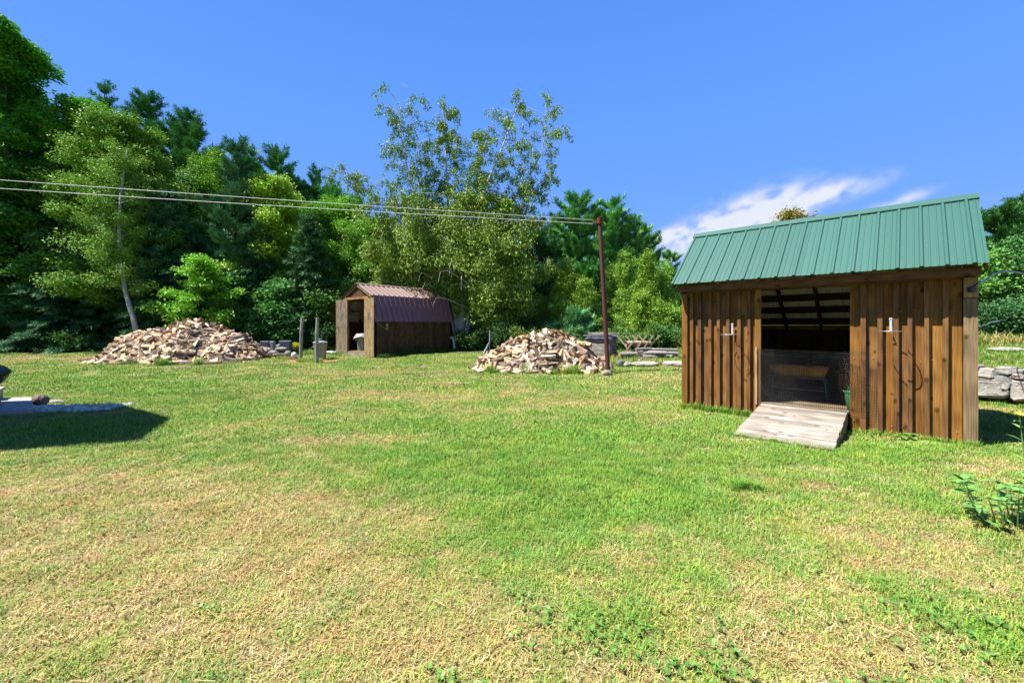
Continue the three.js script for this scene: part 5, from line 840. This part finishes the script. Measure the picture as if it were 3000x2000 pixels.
// the wood behind, too dense to tell one tree from the next
{
  const r = rngOf(777), spots = [[], []], wood = [];
  const line = [[-300, 560], [0, 560], [200, 480], [420, 420], [560, 470], [700, 560], [850, 600], [1000, 640], [1200, 700], [1500, 720], [1650, 690], [1850, 690], [1960, 790], [2300, 820], [2700, 780], [2850, 700], [3000, 660], [3400, 640]];
  const topAt = (px) => { for (let i = 1; i < line.length; i++) if (px <= line[i][0]) return lerp(line[i - 1][1], line[i][1], (px - line[i - 1][0]) / (line[i][0] - line[i - 1][0])); return 600; };
  for (let k = 0; k < 330; k++) {
    const px = -500 + r() * 3900, d = lerp(24.5, 33, r()) + (px > 1500 && px < 2850 ? 5 : 0), x = xAt(px, d), y = groundY(x, -d), H = (EYE + (HORIZON - topAt(px) - 20) / F * d - y) * (0.45 + 0.55 * Math.pow(r(), 0.6)), c = r() < 0.5 ? 0 : 1, R = 1.0 + r() * 1.0;
    wood.push(limb([V(x, y - 0.2, -d), V(x + 0.1, y + H * 0.5, -d), V(x, y + H * 0.95, -d)], 0.13, 0.02, 6, 4));
    const n = Math.round(H * 9); for (let i = 0; i < n; i++) { const s = Math.pow(r(), 0.8), a = r() * 6.283, q = R * Math.pow(1 - s, 0.6) * (0.5 + 0.6 * r()); spots[c].push([V(x + Math.cos(a) * q, y + 0.3 + H * s, -d + Math.sin(a) * q), r() * 6.283, (r() - 0.5) * 0.6, 1.15 + r() * 0.7]); }
  }
  const t = thing('woodland', 'dense dark woodland behind the first row of trees', 'woodland'); t.userData.kind = 'stuff';
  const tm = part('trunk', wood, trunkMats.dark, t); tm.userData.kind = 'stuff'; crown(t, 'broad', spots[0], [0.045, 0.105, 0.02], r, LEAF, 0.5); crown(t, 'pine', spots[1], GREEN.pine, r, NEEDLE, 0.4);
}
// low growth on the shady floor at the foot of the woods
{
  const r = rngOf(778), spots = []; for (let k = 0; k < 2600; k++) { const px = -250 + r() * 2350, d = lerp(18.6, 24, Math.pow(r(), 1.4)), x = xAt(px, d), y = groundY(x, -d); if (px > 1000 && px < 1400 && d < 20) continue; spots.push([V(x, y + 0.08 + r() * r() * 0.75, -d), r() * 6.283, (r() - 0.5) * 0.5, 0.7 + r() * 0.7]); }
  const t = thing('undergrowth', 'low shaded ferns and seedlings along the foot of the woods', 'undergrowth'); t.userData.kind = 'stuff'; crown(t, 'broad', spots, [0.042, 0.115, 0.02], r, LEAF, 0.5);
}
// ---------------------------------------------------------------- grass
function blades(seed, n, R, len, wid, { flop = 0.9, tint = 0.3, seg = 2 } = {}) {
  const r = rngOf(seed), P = [], C = [];
  for (let i = 0; i < n; i++) {
    const a = r() * 6.283, q = R * Math.sqrt(r()), x = Math.cos(a) * q, z = Math.sin(a) * q, dir = r() * 6.283, l = len * (0.55 + r() * 0.75), w = wid * (0.7 + r() * 0.6), bend = flop * (0.35 + r() * 1.1), c = 1 - tint / 2 + tint * r(), dx = Math.cos(dir), dz = Math.sin(dir), sx = -dz * w / 2, sz = dx * w / 2;
    const p1 = [x + dx * l * 0.5 * Math.sin(bend * 0.45), l * 0.5 * Math.cos(bend * 0.45), z + dz * l * 0.5 * Math.sin(bend * 0.45)], p2 = [p1[0] + dx * l * 0.5 * Math.sin(Math.min(1.75, bend * 1.25)), p1[1] + l * 0.5 * Math.cos(Math.min(1.75, bend * 1.25)), p1[2] + dz * l * 0.5 * Math.sin(Math.min(1.75, bend * 1.25))];
    P.push(x - sx, 0, z - sz, x + sx, 0, z + sz, p1[0] + sx * 0.8, p1[1], p1[2] + sz * 0.8, x - sx, 0, z - sz, p1[0] + sx * 0.8, p1[1], p1[2] + sz * 0.8, p1[0] - sx * 0.8, p1[1], p1[2] - sz * 0.8, p1[0] - sx * 0.8, p1[1], p1[2] - sz * 0.8, p1[0] + sx * 0.8, p1[1], p1[2] + sz * 0.8, ...p2);
    const h = (r() - 0.5) * tint * 0.5; for (let k = 0; k < 9; k++) C.push(c + h, c, c - h * 0.4);
  }
  const g = new THREE.BufferGeometry(); g.setAttribute('position', new THREE.Float32BufferAttribute(P, 3)); g.setAttribute('color', new THREE.Float32BufferAttribute(C, 3)); g.computeVertexNormals(); return g;
}
const bladeMat = new THREE.MeshPhysicalMaterial({ color: 0xffffff, vertexColors: true, side: THREE.DoubleSide, roughness: 0.6, transmission: 0.25, thickness: 0, specularIntensity: 0.25 });
const invTurn = (p, origin, turn) => { const q = p.clone().sub(origin); return q.applyAxisAngle(V(0, 1, 0), -turn); };
function blocked(x, z, m = 0) {
  const a = invTurn(V(x, 0, z), GSpos, shedTurn); if (Math.abs(a.x) < 1.84 + m && a.z < 0.02 + m && a.z > -1.72 - m) return true; if (Math.abs(a.x) < 0.56 + m && a.z > 0 && a.z < 1.53 + m) return true;
  const b = invTurn(V(x, 0, z), SSpos, SS.turn); if (Math.abs(b.x) < 1.24 + m && b.z < 0.02 + m && b.z > -3.68 - m) return true;
  for (const h of heaps) if (x > h.x0 && x < h.x1 && h.H(x, z) > 0.16) return true;
  if (x < -7.55 && x > -10.5 && z > -8.4 && z < -7.1 && (x < -8.35 || z < -7.3 )) { if (x < -8.35 && z < -7.2 && z > -8.35) return true; if (x > -8.6 && Math.abs(z + 7.6) < 0.25) return true; }
  return false;
}
const col = (c, k, r, j) => { const a = 1 + (r() - 0.5) * j, b = (r() - 0.5) * j * 0.4; return new THREE.Color().setRGB(c[0] * (a + b) * k, c[1] * a * k, c[2] * (a - b) * k); };
const GR = [[0.175, 0.33, 0.036], [0.215, 0.365, 0.044], [0.115, 0.275, 0.03], [0.28, 0.35, 0.058], [0.135, 0.315, 0.05]], ST = [[0.46, 0.345, 0.16], [0.42, 0.305, 0.135], [0.53, 0.42, 0.225], [0.34, 0.28, 0.09], [0.36, 0.23, 0.11]];
{
  const r = rngOf(61), lists = {};
  const put = (key, p, s, sy, c) => (lists[key] ??= []).push([p, r() * 6.283, s, sy, c]);
  const geos = { n0: blades(1, 46, 0.095, 0.048, 0.0042, { flop: 1.1 }), n1: blades(2, 46, 0.095, 0.044, 0.0038, { flop: 1.4 }), n2: blades(3, 34, 0.10, 0.048, 0.004, { flop: 1.6 }), m0: blades(4, 60, 0.17, 0.05, 0.0075, { flop: 1.2 }), m1: blades(5, 60, 0.17, 0.046, 0.007, { flop: 1.45 }), f0: blades(6, 80, 0.34, 0.055, 0.016, { flop: 1.35 }), f1: blades(7, 80, 0.34, 0.05, 0.015, { flop: 1.5 }) };
  const zone = (d0, d1, per, keys, s0) => {
    const A = 2.35 * (d1 * d1 - d0 * d0) / 2, n = Math.round(A * per);
    for (let i = 0; i < n; i++) {
      const d = Math.sqrt(d0 * d0 + r() * (d1 * d1 - d0 * d0)), px = (r() - 0.5) * 2.75, x = px * d, z = -d; if (blocked(x, z)) continue;
      const g = greenness(x, z), w = woodsEdge(x, z), sd = sandy(x, z); if (w > r() * 0.8 || sd > r() * 0.7 + 0.12) continue;
      const green = r() < clamp(0.28 + g * 0.8, 0.2, 0.97), pal = green ? GR : ST, c = pal[Math.floor(r() * pal.length)], dryTone = green ? lerp(1.0, 0.92, g) : 1; if (!green && r() < 0.18 && g < 0.35) continue;
      const mix = green ? [lerp(c[0] * 1.35, c[0], g), lerp(c[1] * 1.0, c[1], g), lerp(c[2] * 1.6, c[2], g)] : c;
      if (fbm(x * 4.3 + 60, z * 5.1, 2) > 0.43 && g < 0.5 && r() < 0.8) continue;
      const s = s0 * (0.75 + r() * 0.5), key = keys[green ? (r() < 0.7 ? 0 : 1) : (r() < 0.25 ? 0 : keys.length - 1)];
      put(key, V(x, groundY(x, z) - 0.002, z), s, s * (green ? lerp(0.7, 1.05, g) : 0.62) * (0.8 + r() * 0.4), col(mix, dryTone, r, 0.5));
    }
  };
  zone(1.35, 3.2, 430, ['n0', 'n1', 'n2'], 1); zone(3.2, 5.4, 270, ['n0', 'n1', 'n2'], 1.15); zone(5.4, 9.5, 105, ['m0', 'm1'], 1.1); zone(9.5, 20, 30, ['f0', 'f1'], 1.0);
  const lawn = thing('grass', 'short patchy lawn grass, part green and part dry straw', null); lawn.userData.kind = 'stuff';
  for (const [key, list] of Object.entries(lists)) {
    const m = new THREE.InstancedMesh(geos[key], bladeMat, list.length), q = new THREE.Quaternion(), Y = V(0, 1, 0); list.forEach(([p, a, s, sy, c], i) => { m.setMatrixAt(i, M4.compose(p, q.setFromAxisAngle(Y, a), V(s, sy, s))); m.setColorAt(i, c); }); m.name = 'grass_blades'; m.userData.kind = 'stuff'; lawn.add(shadows(m));
  }
}
// taller tufts where the mower does not reach
{
  const r = rngOf(62), T = [], geo = blades(9, 34, 0.10, 0.26, 0.011, { flop: 0.75 }), add = (x, z, s, c) => { if (!blocked(x, z, -0.06)) T.push([V(x, groundY(x, z), z), r() * 6.283, s * (0.6 + r() * 0.7), col(c, 1, r, 0.4)]); };
  for (let k = 0; k < 90; k++) { const s = r(), p = shedPoint(lerp(-1.85, -0.6, s), 0, 0.05 + r() * 0.14 * (r())); add(p.x, p.z, 0.5, pick(GR, r)); }
  for (let k = 0; k < 60; k++) { const p = shedPoint(lerp(0.62, 1.85, r()), 0, 0.05 + r() * 0.1); add(p.x, p.z, 0.32, pick(GR, r)); }
  for (let k = 0; k < 50; k++) { const p = shedPoint(lerp(-0.6, 0.62, r()), 0, 1.5 + r() * 0.1); add(p.x, p.z, 0.28, pick(GR, r)); }
  for (const h of heaps) for (let k = 0; k < 120; k++) { const x = lerp(h.x0, h.x1, r()); if (n2(x * 1.1, 31) < 0.05) continue; let z = -9; while (z > -19 && h.H(x, z) < 0.05) z -= 0.08; if (z > -18.9) add(x, z + 0.12 + r() * 0.25, 0.5 + 0.5 * (n2(x * 1.3, 5) > 0.1), pick(GR, r)); }
  for (let k = 0; k < 520; k++) { const px = lerp(1690, 2010, r()), d = lerp(13.6, 17, r()), x = xAt(px, d); add(x, -d, 0.45 + 0.55 * r(), r() < 0.7 ? pick(GR, r) : pick(ST, r)); }
  for (let k = 0; k < 420; k++) { const px = lerp(2840, 3120, r()), d = lerp(8.8, 14, r()), x = xAt(px, d), back = d > 12; if (terrace(x, -d) > 0.35) add(x, -d, back ? 1.4 : 0.55, back && r() < 0.6 ? [0.4, 0.36, 0.12] : [0.16, 0.26, 0.04]); }
  for (let k = 0; k < 60; k++) { const s = r(), x = lerp(TW0[0], TW1[0], s), z = lerp(TW0[1], TW1[1], s); add(x - 0.16 - r() * 0.1, z + 0.08, 0.35, pick(GR, r)); }
  for (let k = 0; k < 150; k++) { const s = r(), p = V(1.3, 0, -s * 3.8).add(V(0.05 + r() * 0.25, 0, 0)).applyAxisAngle(V(0, 1, 0), SS.turn).add(SSpos); add(p.x, p.z, 0.7, [0.06, 0.14, 0.02]); }
  for (let k = 0; k < 90; k++) { const px = lerp(700, 1000, r()), d = lerp(16.2, 18.3, r()), x = xAt(px, d); add(x, -d, 0.8, pick(GR, r)); }
  for (let k = 0; k < 60; k++) { const px = lerp(868, 945, r()), p = onGround(px, 1054 + r() * 8); add(p.x, p.z, 0.45, pick(GR, r)); }
  for (let k = 0; k < 40; k++) { const a = r() * 6.28, p = poleBase; add(p.x + Math.cos(a) * 0.25, p.z + Math.sin(a) * 0.2, 0.4, pick(GR, r)); }
  for (let k = 0; k < 26; k++) { const a = r() * 6.28, q = 0.16 * r(); add(2.12 + Math.cos(a) * q, -3.88 + Math.sin(a) * q * 0.5, 0.36, GR[2]); }
  const m = new THREE.InstancedMesh(geo, bladeMat, T.length), q = new THREE.Quaternion(), Y = V(0, 1, 0); T.forEach(([p, a, s, c], i) => { m.setMatrixAt(i, M4.compose(p, q.setFromAxisAngle(Y, a), V(s, s, s))); m.setColorAt(i, c); });
  m.name = numbered('tall_grass'); scene.add(shadows(m)); tag(m, 'taller unmown grass around the sheds, woodpiles, stones and pole', 'grass', null, 'stuff');
}
// clover and broad-leaved weeds
{
  const r = rngOf(63), leaf = (() => { const gs = []; for (let k = 0; k < 3; k++) { const g = new THREE.CircleGeometry(0.012, 7); g.scale(0.8, 1, 1); g.translate(0, 0.012, 0); g.rotateX(-Math.PI / 2 + 0.25); g.rotateY(k * 2.094); gs.push(g); } return mergeGeometries(gs); })(), T = [];
  for (const [cx, cz, rx, rz, n, s0] of [[0.42, -2.12, 0.42, 0.26, 330, 1], [0.78, -1.86, 0.3, 0.14, 200, 1.1], [2.25, -2.12, 0.55, 0.42, 520, 1.05], [1.45, -1.72, 0.4, 0.12, 190, 1.1], [-0.25, -1.75, 0.2, 0.1, 90, 1.1], [0.05, -2.35, 0.14, 0.1, 40, 1], [1.15, -2.1, 0.2, 0.1, 40, 1], [-1.6, -2.2, 0.12, 0.08, 30, 1], [-2.9, -3.0, 0.2, 0.1, 30, 1]])
    for (let k = 0; k < n * 0.32; k++) { const x = cx + gauss(r) * rx * 0.85, z = cz + gauss(r) * rz * 0.75; T.push([V(x, groundY(x, z) + 0.016 + r() * 0.035, z), new THREE.Quaternion().setFromEuler(new THREE.Euler((r() - 0.5) * 0.7, r() * 6.28, (r() - 0.5) * 0.7)), s0 * (0.32 + r() * 0.55), col([0.085, 0.20, 0.02], 1, r, 0.4)]); }
  const m = new THREE.InstancedMesh(leaf, new THREE.MeshPhysicalMaterial({ side: THREE.DoubleSide, roughness: 0.5, transmission: 0.2, thickness: 0 }), T.length); T.forEach(([p, q, s, c], i) => { m.setMatrixAt(i, M4.compose(p, q, V(s, s, s))); m.setColorAt(i, c); });
  m.name = numbered('clover'); scene.add(shadows(m)); tag(m, 'patches of round-leaved clover in the near lawn', 'clover', null, 'stuff');
}
// loose straw, twigs and chips lying on the dry lawn
{
  const r = rngOf(64), T = [], g = new THREE.BoxGeometry(0.0028, 0.0022, 0.07);
  for (let k = 0; k < 2600; k++) { const d = 1.45 + Math.pow(r(), 0.8) * 5, x = (r() - 0.5) * 2.6 * d, z = -d; if (blocked(x, z) || r() < greenness(x, z) * 0.9) continue; T.push([V(x, groundY(x, z) + 0.008 + r() * 0.02, z), new THREE.Quaternion().setFromEuler(new THREE.Euler((r() - 0.5) * 0.5, r() * 6.28, 0)), 0.4 + r() * 0.9, col(pick(ST, r), 1.25, r, 0.4)]); }
  const m = new THREE.InstancedMesh(g, std([1, 1, 1]), T.length); T.forEach(([p, q, s, c], i) => { m.setMatrixAt(i, M4.compose(p, q, V(1, 1, s))); m.setColorAt(i, c); });
  m.name = numbered('straw'); scene.add(shadows(m)); tag(m, 'loose dry stalks scattered over the near lawn', 'straw', null, 'stuff');
}
// ---------------------------------------------------------------- flowers and garden plants
function bigLeaf(len, wid, arch) {                               // a pointed leaf with a keel, arching down; grows along +z
  const P = [], I = [], n = 6; for (let j = 0; j <= n; j++) { const t = j / n, w = wid / 2 * Math.pow(Math.sin(Math.PI * Math.pow(t, 0.75)), 0.9), a = arch * t, z = len * t * (1 - 0.25 * arch * t), y = len * (0.25 * t - arch * 0.55 * t * t); P.push(-w, y + w * 0.3, z, 0, y, z, w, y + w * 0.3, z); if (j < n) { const b = j * 3; I.push(b, b + 1, b + 3, b + 1, b + 4, b + 3, b + 1, b + 2, b + 4, b + 2, b + 5, b + 4); } }
  const g = new THREE.BufferGeometry(); g.setAttribute('position', new THREE.Float32BufferAttribute(P, 3)); g.setIndex(I); g.computeVertexNormals(); return g;
}
const plantMat = (c) => new THREE.MeshPhysicalMaterial({ color: new THREE.Color().setRGB(...c), side: THREE.DoubleSide, roughness: 0.45, transmission: 0.25, thickness: 0 });
{
  const t = thing('leafy_plant', 'low leafy green garden plant with pointed leaves near the right frame edge', 'plant', [3.76, 0, -3.16]), r = rngOf(91), mats = [plantMat([0.13, 0.29, 0.045]), plantMat([0.16, 0.33, 0.06]), plantMat([0.1, 0.24, 0.045])], gs = [bigLeaf(0.17, 0.075, 0.5), bigLeaf(0.14, 0.06, 0.8), bigLeaf(0.2, 0.08, 0.35)];
  const stems = []; for (let k = 0; k < 20; k++) { const a = r() * 6.28, q = 0.05 + r() * 0.24, h = 0.12 + r() * 0.2, b = V(Math.cos(a) * q * 0.7, 0, Math.sin(a) * q * 0.6), tip = V(Math.cos(a) * q * 1.05, h, Math.sin(a) * q); stems.push(limb([b, b.clone().lerp(tip, 0.5), tip], 0.005, 0.003, 5, 4));
    for (let j = 0; j < 9; j++) { const m = part('leaf', gs[Math.floor(r() * 3)], pick(mats, r), t); m.position.copy(b.clone().lerp(tip, j < 4 ? 1 : 0.35 + r() * 0.55)); m.rotation.set(-0.15 + (r() - 0.5) * 0.6, r() * 6.28, (r() - 0.5) * 0.5, 'YXZ'); m.scale.setScalar(0.35 + r() * 0.4); } }
  part('stem', stems, plantMat([0.1, 0.2, 0.05]), t);
}
{
  const b = [3.84, 0, -3.12], t = thing('flower_plant', 'tall slender plant with yellow flowers cut by the right frame edge', 'plant', b), r = rngOf(92), mats = [plantMat([0.15, 0.32, 0.05]), plantMat([0.22, 0.36, 0.06])], gs = [bigLeaf(0.17, 0.034, 0.45), bigLeaf(0.14, 0.03, 0.7)], yel = plantMat([0.8, 0.62, 0.03]), stems = [];
  for (const [dx, dz, h, flower] of [[-0.11, 0.0, 0.84, 1], [0.0, 0.05, 0.72, 1], [0.05, -0.06, 0.9, 1], [-0.02, 0.1, 0.5, 0], [0.12, 0.02, 0.8, 1]]) {
    const base = V(dx * 0.6 + 0.06, 0, dz), tip = V(dx, h, dz); stems.push(limb([base, base.clone().lerp(tip, 0.5), tip], 0.006, 0.004, 5, 6));
    for (let j = 0; j < 16; j++) { const s = lerp(0.12, 1.0, j / 16), m = part('leaf', gs[j % 2], pick(mats, r), t); m.position.copy(base.clone().lerp(tip, s)); m.rotation.set(-0.35 + (r() - 0.5) * 0.4, j * 2.4 + r(), 0, 'YXZ'); m.scale.setScalar(lerp(1.05, 0.5, s) * (0.8 + r() * 0.4)); }
    if (flower) { const g = []; for (let k = 0; k < 9; k++) { const q = bigLeaf(0.028, 0.013, 0.1); q.setAttribute('uv', new THREE.Float32BufferAttribute(new Float32Array(q.attributes.position.count * 2), 2)); q.rotateX(-0.15); q.rotateY(k / 9 * 6.283); g.push(q); } g.push(new THREE.SphereGeometry(0.011, 8, 5)); const f = part('flower', g, yel, t); f.position.copy(tip).add(V(0, 0.012, 0)); f.rotation.set(0.4, 0, 0.1); }
  }
  part('stem', stems, plantMat([0.12, 0.24, 0.05]), t);
}
{
  const p = onGround(850, 1040), t = thing('goldenrod', 'clump of yellow goldenrod in bloom right of the rubble', 'plant', [p.x, p.y, p.z - 0.3]), r = rngOf(93), stems = [], heads = [], leaves = [];
  for (let k = 0; k < 34; k++) { const a = r() * 6.28, q = 0.24 * Math.sqrt(r()), b = V(Math.cos(a) * q * 0.6, 0, Math.sin(a) * q * 0.4), tip = V(Math.cos(a) * q, 0.28 + r() * 0.16, Math.sin(a) * q * 0.6); stems.push(limb([b, b.clone().lerp(tip, 0.5), tip], 0.006, 0.004, 4, 3)); for (let j = 0; j < 4; j++) heads.push([tip.clone().add(V(gauss(r) * 0.03, gauss(r) * 0.025, gauss(r) * 0.03)), r() * 6, 0, 0.14 + r() * 0.08]); for (let j = 0; j < 5; j++) leaves.push([b.clone().lerp(tip, 0.2 + 0.6 * r()), r() * 6, 0.2, 0.2 + r() * 0.1]); }
  part('stem', stems, plantMat([0.14, 0.26, 0.04]), t);
  const mk = (list, c, name) => { const m = new THREE.InstancedMesh(clumps.small[0], leafMat(), list.length); list.forEach(([q, y, x, s], i) => { m.setMatrixAt(i, M4.compose(q, new THREE.Quaternion().setFromEuler(new THREE.Euler(x, y, 0)), V(s, s, s))); m.setColorAt(i, col(c, 1, r, 0.3)); }); m.name = name; m.userData.kind = 'stuff'; t.add(shadows(m)); };
  mk(heads, [0.62, 0.55, 0.02], 'flower_head'); mk(leaves, [0.2, 0.34, 0.03], 'leaf');
}
{
  const p = shedPoint(1.18, 0, 0.22), t = thing('weed', 'broad-leaved weed growing against the right part of the shed wall', 'plant', [p.x, groundY(p.x, p.z), p.z]), r = rngOf(94), g = bigLeaf(0.15, 0.08, 0.6), m = plantMat([0.1, 0.27, 0.04]);
  for (let k = 0; k < 11; k++) { const l = part('leaf', g, m, t); l.position.set((r() - 0.5) * 0.2, 0.03 + r() * 0.05, (r() - 0.5) * 0.06); l.rotation.set(-0.3 * r(), k * 0.6, 0, 'YXZ'); l.scale.setScalar(0.6 + r() * 0.6); }
}
scene.traverse((o) => { if (o.isMesh) { o.castShadow = true; o.receiveShadow = true; } });
renderer.render(scene, camera);
